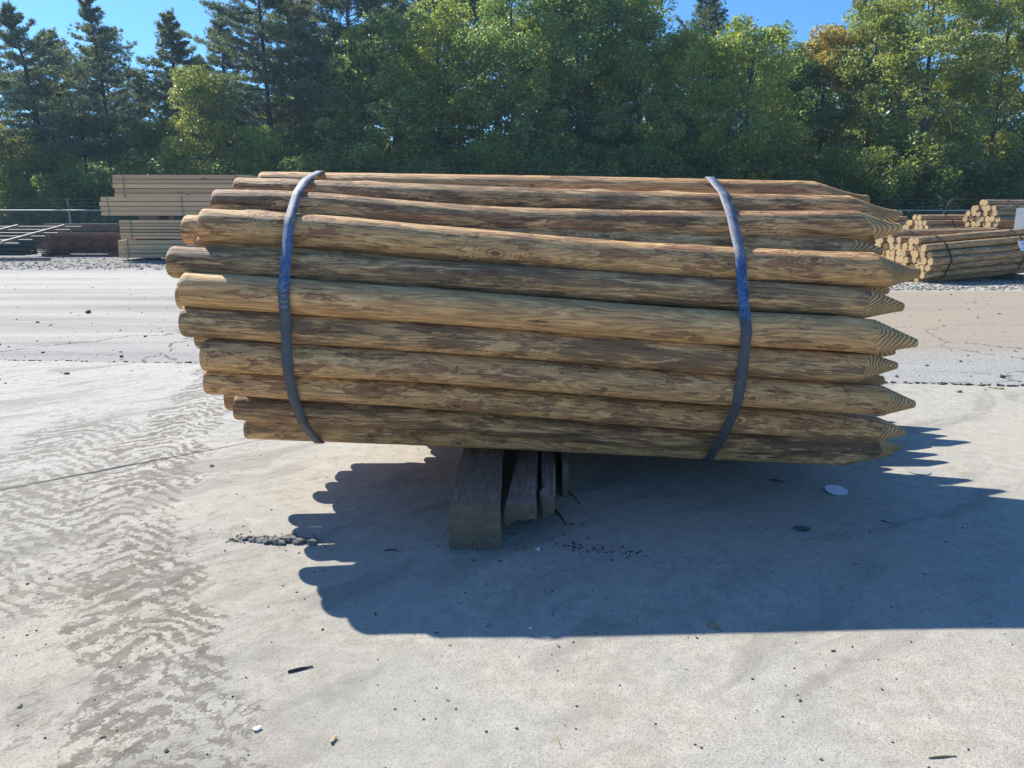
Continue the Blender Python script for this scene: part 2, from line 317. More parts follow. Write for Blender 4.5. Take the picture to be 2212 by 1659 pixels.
    wt = s.noise(s.vm('ADD', p, (9, 9, 0)), 3.2, 5, .6); c = s.mix(s.math('MULTIPLY', s.step(wt, .68, .74), .5), c, (.56, .55, .53))
    h = s.math('ADD', s.math('MULTIPLY', sp, .9), s.math('ADD', s.math('MULTIPLY', med, .15), s.math('MULTIPLY', m, .30)))
    h = s.math('ADD', h, s.math('MULTIPLY', sp2, .6)); s.bump(h, .0028, .9)
    return s.done(c, .95, spec=.2)
def mat_yard():
    s = N('dusty_gravel_yard'); p = s.n('NewGeometry').outputs['Position']; X, Y, _ = s.sep(p)[:3]
    st = s.noise(s.vm('MULTIPLY', p, (.16, 1.7, 1)), 1, 9, .66); st2 = s.noise(s.vm('MULTIPLY', p, (.5, 7, 1)), 1, 8, .7)
    sp = s.noise(p, 42, 5, .72); sp2 = s.noise(p, 9, 5, .65); vg = s.vor(p, 55).outputs['Distance']
    c = s.mix(s.rng(st, .36, .62, 0, 1), (.34, .32, .28), (.53, .50, .445))
    tanm = s.math('MULTIPLY', s.step(s.math('ADD', X, s.math('MULTIPLY', st, 3)), 2.2, 5), s.math('MULTIPLY', s.step(Y, 6.3, 7.2), s.math('SUBTRACT', 1, s.step(Y, 12, 14.5))))
    c = s.mix(s.math('MULTIPLY', tanm, .9), c, s.mix(st2, (.43, .35, .255), (.31, .25, .18)))
    br = s.math('MULTIPLY', s.step(Y, 12.2, 13.2), s.math('SUBTRACT', 1, s.step(Y, 15.5, 17.5))); c = s.mix(s.math('MULTIPLY', br, s.rng(st, .3, .6, .2, .85)), c, (.56, .535, .48))
    dk = s.math('MULTIPLY', s.step(Y, 17.2, 18.2), s.math('SUBTRACT', 1, s.step(Y, 60, 90))); c = s.mix(s.math('MULTIPLY', dk, .8), c, s.mix(s.step(sp2, .4, .6), (.34, .335, .32), (.16, .155, .145)))
    near = s.math('SUBTRACT', 1, s.step(s.math('ADD', Y, s.math('MULTIPLY', sp2, 1.2)), 6.6, 8.4)); c = s.mix(s.math('MULTIPLY', near, .6), c, (.33, .33, .33))
    c = s.mix(s.rng(st2, .48, .68, 0, .45), c, (.29, .28, .26))
    c = s.mix(s.rng(sp, .50, .66, 0, .75), c, (.17, .165, .155)); c = s.mix(s.rng(vg, .1, .45, .28, 0), c, (.62, .60, .56))
    wv = s.noise(p, 1.1, 4, .6, color=True); q = s.vm('ADD', s.vm('MULTIPLY', p, (.45, .9, 1)), s.vm('MULTIPLY', wv, (.5, .5, 0)))
    cr = s.vor(q, .9, 'DISTANCE_TO_EDGE').outputs['Distance']; crm = s.math('MULTIPLY', s.math('SUBTRACT', 1, s.step(cr, .002, .009)), s.math('MULTIPLY', s.math('SUBTRACT', 1, s.step(Y, 7.5, 10)), s.step(sp2, .42, .52)))
    c = s.mix(s.math('MULTIPLY', crm, .8), c, (.07, .065, .06))
    # forest floor beyond the fence
    c = s.mix(s.step(Y, 27, 30), c, (.07, .06, .035))
    s.bump(s.math('ADD', s.math('ADD', sp, s.math('MULTIPLY', sp2, .9)), s.math('SUBTRACT', s.math('MULTIPLY', st2, .15), vg)), .005, .8)
    return s.done(c, .97, spec=.15)
M_log = mat_log('weathered_post_wood'); M_log_far = mat_log('treated_post_wood', (1.22, 1.04, .80)); M_tip = mat_tip('freshly_pointed_wood'); M_end = mat_end('sawn_post_end')
M_butt = mat_end('weathered_post_end', (.36, .28, .17), (.2, .15, .09))
M_beam = mat_beam('weathered_timber', (.34, .32, .275), (.165, .152, .128)); M_slab = mat_beam('grey_split_timber', (.42, .41, .38), (.20, .19, .175))
M_chip = mat_plain('raw_wood_chip', (.42, .33, .20), .8); M_stick = mat_plain('dark_twig', (.07, .055, .042), .8)
M_board = mat_board('sawn_pine_board'); M_band = mat_plain('green_plastic_band', (.12, .30, .22), .4)
M_strap = mat_strap('worn_steel_strap'); M_dark_strap = mat_plain('dark_steel_strap', (.035, .038, .045), .45, .3)
M_ink = mat_plain('faded_print', (.25, .33, .44), .6, 0, .3)
M_rust = mat_plain('rusty_steel', (.16, .075, .055), .75, .1, .5, 9); M_pale = mat_plain('pale_galvanised_bar', (.30, .255, .23), .6, .1)
M_galv = mat_plain('galvanised_steel', (.42, .43, .44), .4, .5); M_wire = mat_plain('fence_wire', (.22, .235, .245), .45, .5)
M_line = mat_plain('overhead_line', (.10, .12, .12), .6)
M_stone = mat_plain('grey_stone', (.20, .19, .175), .9, 0, .45, 24); M_clod = mat_plain('dried_mud', (.26, .245, .215), .95, 0, .4, 30); M_peb = mat_plain('dark_pebble', (.085, .08, .072), .9)
M_crumb = mat_plain('bark_crumb', (.20, .155, .11), .85, 0, .6, 12)
M_white = mat_plain('white_plastic', (.90, .90, .91), .45, 0, .04, 12); M_leafdry = mat_plain('dry_leaf', (.40, .33, .19), .7)
M_stain = mat_plain('pale_paint_stain', (.40, .40, .375), .8, 0, .3, 60); M_hole = mat_plain('dark_plug', (.15, .155, .14), .8, 0, .5, 30)
M_bark = mat_plain('dark_bark', (.055, .047, .040), .9, 0, .45, 5); M_barkp = mat_plain('grey_bark', (.14, .125, .11), .9, 0, .45, 5)
M_needle = mat_leaf('pine_needles', (.12, .155, .12), (.17, .21, .14), (.28, .31, .19), .40, .5, .02)
M_leaf = mat_leaf('green_leaves', (.165, .24, .09), (.27, .335, .12), (.60, .60, .29), .55, .38)
M_ylw = mat_leaf('yellowing_leaves', (.21, .27, .09), (.34, .355, .13), (.60, .54, .26), .55, .38, .05)
M_brsh = mat_leaf('understory_leaves', (.12, .18, .070), (.24, .29, .095), (.52, .48, .20), .55, .38, .05)
# ------------------------------------------------------------------ ground
gm = npmesh('ground', np.array([(-400, -60, 0), (400, -60, 0), (400, 700, 0), (-400, 700, 0)]), np.array([(0, 1, 2, 3)]), 4)
tag(link('ground', gm, None, mat_yard()), kind='structure')
b0, b1 = gr(0, 779), gr(500, 787.5); b2, b3 = gr(1106, 808), gr(2212, 836)
rnd = random.Random(4)
ex = []; ctrl = [(-14, b0.y + .55), (b0.x, b0.y), (b1.x, b1.y), (b2.x, b2.y), (b3.x, b3.y), (14, b3.y - .6)]
xs = np.linspace(-14, 14, 700); ys = np.interp(xs, [c[0] for c in ctrl], [c[1] for c in ctrl])
ys = ys + np.array([.018*mnoise.noise(Vector((x*3, 0, 0))) + .012*mnoise.noise(Vector((x*14, 5, 0))) + .008*mnoise.noise(Vector((x*40, 5, 0))) for x in xs])
V = []; Q = []
for x, y in zip(xs, ys): V += [(x, y, .004), (x, -6, .004)]
for i in range(len(xs)-1): Q.append((2*i+1, 2*i+3, 2*i+2, 2*i))
tag(link('concrete_pavement', npmesh('concrete_pavement', np.array(V), np.array(Q), 4), None, mat_concrete()), kind='structure')
# crumbled edge of the asphalt along the slab
mb = MB(); rnd = random.Random(8)
for i in range(1500):
    k = rnd.randrange(len(xs)); x = xs[k] + rnd.uniform(-.02, .02)
    if abs(x) > 7: continue
    s_ = rnd.uniform(.004, .013) * (1.3 if x > 0 else .8)
    mb.box((x, ys[k] + rnd.uniform(-.01, .03), s_*.35), (s_*1.8, s_*1.3, s_), Matrix.Rotation(rnd.uniform(0, 6.3), 3, 'Z'), s_*.3, rnd)
tag(mb.build('gravel_edging', M_peb), 'crumbled dark gravel along the seam between asphalt yard and concrete', 'gravel', kind='stuff')
# joint in the concrete
ja, jb = gr(-60, 1072), gr(640, 938); mb = MB(); n = 60; L, Rr = [], []
for i in range(n):
    t = i/(n-1); p = ja.lerp(jb, t); wd = .0055*(1 - .75*abs(2*min(t*1.1, 1)-.8)) + .0012; off = .006*mnoise.noise(Vector((t*14, 0, 0)))
    d = (jb-ja).normalized(); nrm = Vector((-d.y, d.x, 0)); L.append(p + nrm*(off+wd)); Rr.append(p + nrm*(off-wd))
V = [(q.x, q.y, .0075) for q in L] + [(q.x, q.y, .0075) for q in Rr]; Q = [(i, n+i, n+i+1, i+1) for i in range(n-1)]
tag(link('pavement_joint', npmesh('pavement_joint', np.array(V), np.array(Q), 4), None, mat_plain('joint_dirt', (.10, .095, .085), .95)), kind='structure')
# ------------------------------------------------------------------ near bundle of pointed posts
EA, EB, EYC, EZC = .70, .605, 3.54, .79          # half width, half height and centre of the bundle's cross-section
def zc_at(X): return EZC - .030*X
def on_front(x, y, r, recess=0):                 # distance at which a post of radius r seen at (x, y) lies in the bundle's skin
    d = ray(x, y); a, b = EA - r, EB - r; X0 = d.x*3.0; zc = zc_at(X0)
    best = None; lo = EYC - a - .02
    for i in range(900):
        Y = lo + i*.001; z = CAM_H + d.z*Y/d.y; q = ((Y-EYC)/a)**2 + ((z-zc)/b)**2
        if q <= 1: return Y + recess
        if best is None or q < best[0]: best = (q, Y)
    return best[1] + recess
def post_mesh(path, rad, tip, seed, nu=90, nv=28, lump=.030, apex=(0, 0), tiplen=.2, butt=.008):
    """path: list of local points (x increasing); returns (shaft mesh, tip mesh) with UVs in metres."""
    rn = random.Random(seed); px = [p.x for p in path]; py = [p.y for p in path]; pz = [p.z for p in path]
    x0, x1 = px[0], px[-1]; Lp = x1 - x0; xc = x1 - tiplen if tip else x1
    if tip: us = list(np.linspace(x0, xc - .05, nu)) + list(np.linspace(xc - .045, x1, 26))
    else: us = list(np.linspace(x0, x1, nu))
    if butt: us = [x0, x0+butt*.3, x0+butt] + [u for u in us if u > x0+butt*1.5]
    if not tip and butt: us = [u for u in us if u < x1-butt*1.5] + [x1-butt, x1-butt*.3, x1]
    knots = [(rn.uniform(x0, xc), rn.uniform(0, 6.28), rn.uniform(.004, .009)) for _ in range(5)]
    r_tip = .013; V = []; UV = []; cone = []
    def cr(xq, arr):
        return float(np.interp(xq, px, arr))
    # smooth the path a little
    xs_ = np.linspace(x0, x1, 60); ys_ = np.interp(xs_, px, py); zs_ = np.interp(xs_, px, pz)
    for _ in range(14):
        ys_[1:-1] = (ys_[:-2] + ys_[1:-1]*2 + ys_[2:])/4; zs_[1:-1] = (zs_[:-2] + zs_[1:-1]*2 + zs_[2:])/4
    o = rn.uniform(0, 100)
    for u in us:
        t = (u-x0)/Lp; rr = rad[0] + (rad[1]-rad[0])*t
        cy = float(np.interp(u, xs_, ys_)); cz = float(np.interp(u, xs_, zs_))
        if butt:
            e = min((u-x0), 9 if tip else (x1-u))
            if e < butt: rr *= 1 - .07*(1 - e/butt)**1.5
        row = []
        for k in range(nv):
            th = 2*math.pi*k/nv; dy, dz = math.cos(th), math.sin(th)
            q = 1 + lump*mnoise.noise(Vector((u*1.6, dy*.9 + o, dz*.9))) + lump*.55*mnoise.noise(Vector((u*7, dy*2.2 + o, dz*2.2))) + lump*.25*mnoise.noise(Vector((u*22, dy*9 + o, dz*9)))
            r = rr*q
            for (ku, kt, kh) in knots:
                dd = ((u-ku)/.05)**2 + ((math.atan2(math.sin(th-kt), math.cos(th-kt)))/.35)**2
                if dd < 4: r += kh*math.exp(-dd)
            isc = False
            if tip:
                f = (x1-u)/tiplen; rc = r_tip + f*(rr*1.10 - r_tip); ay, az = apex[0]*max(0, 1-f), apex[1]*max(0, 1-f)
                ax = apex[0]*dy + apex[1]*dz; lim = rc + ax*(1 - .35*max(0, min(1, f)))
                lim *= 1 + .02*math.sin(th*5 + o)
                if lim < r: r = max(lim, .004); isc = True
            V.append((u, cy + r*dy, cz + r*dz)); UV.append((u, th*rr)); cone.append(isc)
    nr = len(us); S = []; T = []; SU = []; TU = []
    for i in range(nr-1):
        for k in range(nv):
            k2 = (k+1) % nv; q = [i*nv+k, i*nv+k2, (i+1)*nv+k2, (i+1)*nv+k]
            u0, u1 = UV[q[0]][0], UV[q[2]][0]; rr = rad[0]; v0, v1 = 2*math.pi*k/nv*rr, 2*math.pi*(k+1)/nv*rr
            uv = [(u0, v0), (u0, v1), (u1, v1), (u1, v0)]
            if sum(cone[j] for j in q) >= 3: T.append(q); TU.append(uv)
            else: S.append(q); SU.append(uv)
    def mk(name, FF, UU, caps):
        FF = [f[::-1] for f in FF]; UU = [u[::-1] for u in UU]
        for cp in caps: FF.append(cp); UU.append([(V[j][1]*.5, V[j][2]*.5) for j in cp])
        used = sorted({j for f in FF for j in f}); ix = {j: i for i, j in enumerate(used)}
        me = bpy.data.meshes.new(name); me.from_pydata([V[j] for j in used], [], [[ix[j] for j in f] for f in FF])
        l = me.uv_layers.new(name='UVMap'); flat = [c for u in UU for c in u]
        for i, c in enumerate(flat): l.data[i].uv = c
        sm = [len(f) == 4 for f in FF]; me.polygons.foreach_set('use_smooth', sm); me.update(); return me
    capl = [j for j in range(nv)]; capr = [(nr-1)*nv + j for j in range(nv)][::-1]
    if tip: return mk('shaft', S, SU, []), mk('pointed_tip', T, TU, [capr]), (V, capl)
    return mk('shaft', S, SU, []), None, (V, capl, capr)
def cap_mesh(V, idx, dx, name='cut_end'):
    me = bpy.data.meshes.new(name); me.from_pydata([(V[j][0]+dx, V[j][1], V[j][2]) for j in idx], [], [list(range(len(idx)))]); me.update(); return me
G_near = 'pointed posts of the near strapped bundle'
circles = []                                    # (path function) of every post, for the straps
def add_post(pts, rad, seed, label, group, col=(.5, .5, .5), fine=True, apex=None, tiplen=.2, lump=.030):
    a, b = Vector(pts[0]), Vector(pts[-1]); d = (b-a).normalized()
    rot = d.to_track_quat('X', 'Z'); inv = rot.inverted(); org = a.lerp(b, .5)
    loc = [inv @ (Vector(p)-org) for p in pts]
    if apex is None: rn = random.Random(seed); apex = (rn.uniform(-.010, .010), rn.uniform(-.014, .012))
    s, t, cap = post_mesh(loc, rad, True, seed, 90 if fine else 26, 28 if fine else 14, lump, apex, tiplen)
    o = link('wooden_post', s, None, M_log); o.location = org; o.rotation_mode = 'QUATERNION'; o.rotation_quaternion = rot; o.color = (*col, 1)
    tag(o, label, 'post', group)
    link('pointed_tip', t, o, M_tip); link('cut_end', cap_mesh(cap[0], cap[1], -.0004), o, M_butt)
    circles.append((a, b, pts, rad)); return o
# left end / right tip in the photograph, mid points of the centre line, radius, recess, colour (warmth, mildew, bark skin), label
fronts = [
 ([(565, 401), (1100, 408), (1875, 423)], .060, 0, (.9, .25, .45), 'topmost sunlit post, last one up at the back of the near bundle, under both straps'),
 ([(512, 415), (950, 430), (1400, 446), (1938, 455)], .060, 0, (.3, .75, .6), 'dark weathered post just in front of the topmost one in the near bundle'),
 ([(466, 444), (660, 446), (820, 463), (1060, 481), (1500, 489), (1860, 488), (1944, 484)], .0625, 0, (.25, .65, .75), 'bowed brown post third from the top of the near bundle, sagging in its middle'),
 ([(440, 488), (700, 503), (1000, 530), (1300, 557), (1620, 573), (1900, 584), (1985, 581)], .068, 0, (.7, .35, .55), 'thick post fourth from the top with a sunlit upper edge above the widest gap'),
 ([(372, 566), (973, 598), (1522, 634), (1868, 656), (1951, 668)], .0615, .045, (.35, .80, .5), 'dark post directly below the widest gap, its blunt end sticking out farthest of all'),
 ([(400, 625), (973, 664), (1522, 706), (1880, 724), (1982, 739)], .0665, -.005, (.75, .30, .35), 'smooth pale brown post sixth from the top, behind the blue stretch of strap'),
 ([(399, 693), (973, 730), (1522, 773), (1851, 795), (1936, 795)], .061, .02, (.45, .82, .40), 'black mottled post seventh from the top of the near bundle'),
 ([(443, 767), (973, 795), (1416, 831), (1895, 864), (1973, 873)], .0625, -.005, (.65, .40, .50), 'post with two small dark knot holes near its middle, eighth from the top'),
 ([(448, 819), (973, 855), (1416, 893), (1878, 926), (1951, 936)], .057, 0, (.85, .45, .65), 'reddish brown post ninth from the top of the near bundle'),
 ([(510, 877), (973, 906), (1416, 944), (1876, 968), (1940, 966)], .0545, 0, (.45, .85, .75), 'dark purple brown post second from the bottom on the face of the near bundle'),
 ([(534, 921), (973, 938), (1416, 960), (1800, 979), (1922, 983)], .055, .01, (.6, .55, .40), 'lowest post on the face of the near bundle, just over the timber supports'),
]
front_pts = []
for i, (pp, r, rec, col, lab) in enumerate(fronts):
    P_ = [at(x, y, on_front(x, y, r, rec)) for x, y in pp]
    if i == 0: P_ = [at(x, y, EYC - .02) for x, y in pp]
    # straighten the depth along the post
    for k in range(1, len(P_)-1):
        t = (P_[k].x-P_[0].x)/(P_[-1].x-P_[0].x); yy = P_[0].y + (P_[-1].y-P_[0].y)*t; x, y = pp[k]; P_[k] = at(x, y, yy)
    add_post(P_, (r, r*.985), 100+i, lab, G_near, col, True, tiplen=(.20, .17, .17, .17, .17, .19, .16, .16, .16, .14, .17)[i], lump=.034 if i in (2, 3, 4) else .028,
             apex={2: (0, -.02), 3: (0, -.022), 1: (0, -.03), 0: (0, -.03), 10: (0, .02)}.get(i))
    front_pts.append((P_, r))
back = [([(403, 497), (1905, 548)], .060, 'set back post with only its ends showing behind the fourth post from the top'),
 ([(433, 534), (1918, 632)], .058, 'set back post in the shadowed gap between the fourth and fifth posts from the top'),
 ([(391, 636), (1934, 757)], .060, 'set back post with ends peeping out below the sixth post from the top'),
 ([(430, 722), (1910, 818)], .058, 'set back post with tip peeping out below the seventh post from the top')]
for i, (pp, r, lab) in enumerate(back):
    P_ = [at(x, y, on_front(x, y, r, .115)) for x, y in pp]; add_post(P_, (r, r*.98), 150+i, lab, G_near, (.6, .5, .5), True, tiplen=.17); front_pts.append((P_, r))
# posts packed inside: a hexagonal packing of the cross-section
rnd = random.Random(21); inner = []; rr_ = .066; dyh = rr_*math.sqrt(3)*1.0
for j in range(-6, 7):
    for i in range(-7, 8):
        y = EYC + (i + (.5 if j % 2 else 0))*rr_*2; z = EZC + j*dyh
        q = ((y-EYC)/(EA-rr_))**2 + ((z-EZC)/(EB-rr_))**2
        if q > 1.02: continue
        # leave room for the modelled posts of the face
        ok = True
        for P_, r in front_pts:
            for p in (P_[0].lerp(P_[-1], .08), P_[0].lerp(P_[-1], .92)):
                if math.hypot(p.y-y, (p.z - (zc_at(p.x)-EZC))-z) < (r+rr_)*.86: ok = False
        if ok and not (y < EYC-.1 and q > .93 and z > .5): inner.append((y, z))
for k, (y, z) in enumerate(inner):
    xl = rnd.uniform(-1.24, -1.10); 
    if z < .42: xl = rnd.uniform(-1.12, -.98)
    if z > 1.2: xl = rnd.uniform(-1.15, -1.02)
    xr = xl + 2.62 + rnd.uniform(-.06, .06); r = rr_*rnd.uniform(.92, 1.0)
    tw = rnd.uniform(-.012, .012)
    add_post([(xl, y+tw, z + zc_at(xl)-EZC), (xr, y-tw, z + zc_at(xr)-EZC)], (r, r*.98), 300+k,
             'post packed inside the near strapped bundle, hidden but for an end', G_near, (rnd.random(), rnd.uniform(.2, .8), rnd.random()), False, tiplen=rnd.uniform(.16, .22))
print('inner posts', len(inner))
def hull(pts):
    pts = sorted(set(pts)); 
    def half(P):
        o = []
        for p in P:
            while len(o) > 1 and (o[-1][0]-o[-2][0])*(p[1]-o[-2][1]) - (o[-1][1]-o[-2][1])*(p[0]-o[-2][0]) <= 0: o.pop()
            o.append(p)
        return o
    return half(pts)[:-1] + half(pts[::-1])[:-1]
def section(circ, X):
    out = []
    for a, b, pts, rad in circ:
        pts = [Vector(p) for p in pts]
        if not (pts[0].x < X < pts[-1].x): continue
        y = float(np.interp(X, [p.x for p in pts], [p.y for p in pts])); z = float(np.interp(X, [p.x for p in pts], [p.z for p in pts]))
        for k in range(40): th = k*math.pi/20; out.append((y + (rad[0]+.0015)*math.cos(th), z + (rad[0]+.0015)*math.sin(th)))
    return hull(out)
def strap(X, width, h, label, lean=0, twist=0, mat=M_strap, name='steel_strap', group=None, seed=0):
    def dp(P, tol):
        if len(P) < 3: return P
        a, b = P[0], P[-1]; L = math.hypot(b[0]-a[0], b[1]-a[1]) or 1e-9
        ds = [abs((b[0]-a[0])*(p[1]-a[1])-(b[1]-a[1])*(p[0]-a[0]))/L if L > 1e-6 else math.hypot(p[0]-a[0], p[1]-a[1]) for p in P]; k = max(range(len(P)), key=lambda i: ds[i])
        return [a, b] if ds[k] < tol else dp(P[:k+1], tol)[:-1] + dp(P[k:], tol)
    hh_ = len(h)//2; h = dp(h[:hh_+1], .0075)[:-1] + dp(h[hh_:]+h[:1], .0075)[:-1]
    n = len(h); cy = sum(p[0] for p in h)/n; cz = sum(p[1] for p in h)/n
    # resample so that the corners stay soft
    P = []
    for i in range(n):
        a, b = h[i], h[(i+1) % n]; m = max(1, int(math.hypot(b[0]-a[0], b[1]-a[1])/.02))
        for k in range(m): P.append((a[0]+(b[0]-a[0])*k/m, a[1]+(b[1]-a[1])*k/m))
    V, Q = [], []; m = len(P)
    for i, (y, z) in enumerate(P):
        y0, z0 = P[i-1]; y1, z1 = P[(i+1) % m]; t = Vector((0, y1-y0, z1-z0)).normalized(); nn = Vector((0, t.z, -t.y))
        if nn.y*(y-cy) + nn.z*(z-cz) < 0: nn = -nn
        x = X + lean*(z-cz) + .004*math.sin(z*9 + seed)
        for (sx, o) in ((-1, .0060), (1, .0060), (1, .0072), (-1, .0072)):
            e = .0006*math.sin(i*.7+seed)*sx
            V.append((x + sx*width/2 + e, y + nn.y*o, z + nn.z*o))
    for i in range(m):
        a, b = i*4, ((i+1) % m)*4
        for k in range(4): Q.append((a+k, b+k, b+(k+1) % 4, a+(k+1) % 4))
    o = link(name, npmesh(name, np.array(V), np.array(Q), 4), None, mat); tag(o, label, 'strap', group); return o, P
s1, P1 = strap(-.848, .040, section(circles, -.848), 'worn steel strap with stamped letters round the blunt end of the near bundle', group='steel straps round the near bundle')
s2, P2 = strap(.872, .041, section(circles, .872), 'worn steel strap round the pointed end of the near bundle, bright blue in its middle', group='steel straps round the near bundle', seed=2)
# stamped letters on the strap, reading downwards
cu = bpy.data.curves.new('stamp', 'FONT'); cu.body = 'AAR58'; cu.size = .034; cu.space_character = 1.25; cu.extrude = .0002; cu.align_x = 'LEFT'
to = bpy.data.objects.new('stamp_tmp', cu); C.objects.link(to); bpy.context.view_layer.update()
me = bpy.data.meshes.new_from_object(to); bpy.data.objects.remove(to)
front = [(y, z) for (y, z) in P1 if y < EYC-.2]; front.sort(key=lambda p: -p[1])
fz = [p[1] for p in front][::-1]; fy = [p[0] for p in front][::-1]
ztop = at(603, 606, 2.88).z
for v in me.vertices:
    u, q = v.co.x, v.co.y; z = ztop - u*.86; y = float(np.interp(z, fz, fy)); v.co = (-.848 + (q-.012) + .004*math.sin(z*9), y - .0088 - v.co.z, z)
me.update(); me.materials.clear(); lt = link('stamped_lettering', me, s1, M_ink)
# second smaller bundle that lies on the same timbers just behind
rnd = random.Random(5)
G_b2 = 'pointed posts of the low bundle behind the near one'
c2 = []
for (i, j) in [(-4, 0), (-3, 0), (-2, 0), (-1, 0), (-1, 1)] + [(a, b) for b in range(4) for a in range(5 - abs(b-1) if b else 4)]:
    y = 4.42 + (i + .5*(abs(j-1)))*.135; z = .26 + j*.116; xl = rnd.uniform(-.72, -.55); xr = xl + 2.62
    add_post([(xl, y, z), (xr, y, z)], (.064, .063), 710+i+10*j, 'post of the low bundle lying on the timbers behind the near bundle', G_b2, (rnd.random(), rnd.random(), rnd.random()), False)
# ------------------------------------------------------------------ timbers under the bundle
def grid_timber(name, mat, corners, label, cat='timber', ragged=0, chew=None, nu=26, group=None, seed=0):
    """corners: 4 bottom corners (front-left, front-right, back-right, back-left) and height; surface with worn edges."""
    fl, fr, br_, bl, h = corners; rn = random.Random(seed); ring = []
    n = 6; prof = []                              # profile round the section: (s across 0..1, t up 0..1)
    for k in range(n): prof.append((k/n, 0))
    for k in range(n): prof.append((1, k/n))
    for k in range(n): prof.append((1-k/n, 1))
    for k in range(n): prof.append((0, 1-k/n))
    V = []; F_ = []
    L = (Vector(bl)-Vector(fl)).length
    for i in range(nu):
        t = (i/(nu-1))**1.6
        for (s, u) in prof:
            a = Vector(fl).lerp(Vector(fr), s); b = Vector(bl).lerp(Vector(br_), s); p = a.lerp(b, t); hh = h
            z = p.z + u*hh; cx, cz = s-.5, u-.5
            k = max(0, abs(cx)+abs(cz)-.90)*.35; p.x -= math.copysign(k*.12, cx); z -= math.copysign(k*.1, cz) if cz > 0 else 0
            nz = mnoise.noise(Vector((p.x*14+seed, p.y*5, z*14)))*.004; nz2 = mnoise.noise(Vector((p.x*40+seed, p.y*9, z*40)))*.0022
            p.x += nz + nz2; z += (nz - nz2)*(1 if u > 0 else .2)
            if chew:
                z, p = chew(t, s, u, z, p, rn)
            V.append((p.x, p.y + (mnoise.noise(Vector((s*9, u*9, seed)))*.006 if i == 0 else 0), z))
    m = len(prof)
    for i in range(nu-1):
        for k in range(m): F_.append([i*m+k, i*m+(k+1) % m, (i+1)*m+(k+1) % m, (i+1)*m+k])
    me = bpy.data.meshes.new(name); me.from_pydata(V, [], F_ + [[k for k in range(m)][::-1], [(nu-1)*m+k for k in range(m)]]); me.update()
    me.polygons.foreach_set('use_smooth', [False]*len(me.polygons))
    o = link(name, me, None, mat); tag(o, label, cat, group); return o
G_t = 'timbers under the near bundle'
fl, fr = gr(971, 1188, .004), gr(1080, 1189, .004); bl = Vector((-.215, 5.2, .004)); brr = Vector((-.03, 5.2, .004))
grid_timber('support_timber', M_beam, (fl, fr, brr, bl, .182), 'thick weathered square timber on the concrete holding up the near bundle', group=G_t, seed=1)
def chew1(t, s, u, z, p, rn):
    if u < .5 and t < .25:
        z += (.25-t)*4*(.5-u)*2*(.022 + .04*abs(mnoise.noise(Vector((s*5, 2, t*9)))) + .03*s)
    return z, p
a = at(1090, 1150, 2.80); b = at(1158, 1150, 2.80)
grid_timber('broken_timber', M_slab, ((a.x, 2.80, .034), (b.x, 2.80, .034), (.157, 4.2, .034), (.085, 4.2, .034), .112), 'shorter grey timber with splintered underside beside the thick one', group=G_t, chew=chew1, seed=2)
def chew2(t, s, u, z, p, rn):
    w_ = 1 - .55*max(0, .16-t)/.16; p.x = p.x + (.5-s)*.0*w_
    if t < .2: z += .05*(.2-t)/.2*(1-u)*(.5+.5*s); p.x += -.012*math.sin(t*30)*(1-s)
    return z, p
a = at(1171, 1070, 2.92); b = at(1197, 1070, 2.92)
grid_timber('split_slab', M_slab, ((a.x, 2.90, .02), (b.x, 2.90, .02), (.235, 3.9, .02), (.147, 3.9, .02), .125), 'narrow split slab of grey timber, its tip cracked away from the broken one', group=G_t, chew=chew2, seed=3)
a = at(1221, 1039, 3.25)
grid_timber('wood_strip', M_slab, ((a.x-.014, 3.25, .004), (a.x+.014, 3.25, .004), (a.x+.05, 4.0, .004), (a.x+.022, 4.0, .004), .155), 'pale upright board edge wedged beside the split slab', group=G_t, seed=4)
def stick(x0, y0, x1, y1, w_, label, mat=M_stick, name='splinter', cat='splinter', lift=.004, group=None, bend=.1, taper=.5, seed=0):
    a, b = gr(x0, y0, .004), gr(x1, y1, .004); rn = random.Random(seed); pts = []; L = (b-a).length
    for i in range(7):
        t = i/6; p = a.lerp(b, t); p.z = .004 + w_*.6 + lift*math.sin(t*math.pi); d = (b-a).normalized(); p += Vector((-d.y, d.x, 0))*L*bend*math.sin(t*math.pi); pts.append(p)
    o = MB().tube(pts, [w_*(taper + (1-taper)*math.sin(min(1, .25+i/6*.9)*math.pi)) for i in range(7)], 5, smooth=False).build(name, mat); tag(o, label, cat, group); return o
G_s = 'splinters beside the broken timber'
stick(1198, 1070, 1212, 1052, .010, 'short thick splinter leaning from the split slab', M_chip, group=G_s)
stick(1372-160, 1052, 1419-166, 1081+8, .0035, 'thin dark splinter pointing away from the split slab', group=G_s, bend=.02)
stick(1193, 1097, 1222, 1127+8, .005, 'longest dark splinter below the split slab', group=G_s, bend=.02)
stick(1207, 1083, 1226, 1078, .0025, 'tiny pale splinter near the split slab', M_chip, group=G_s)
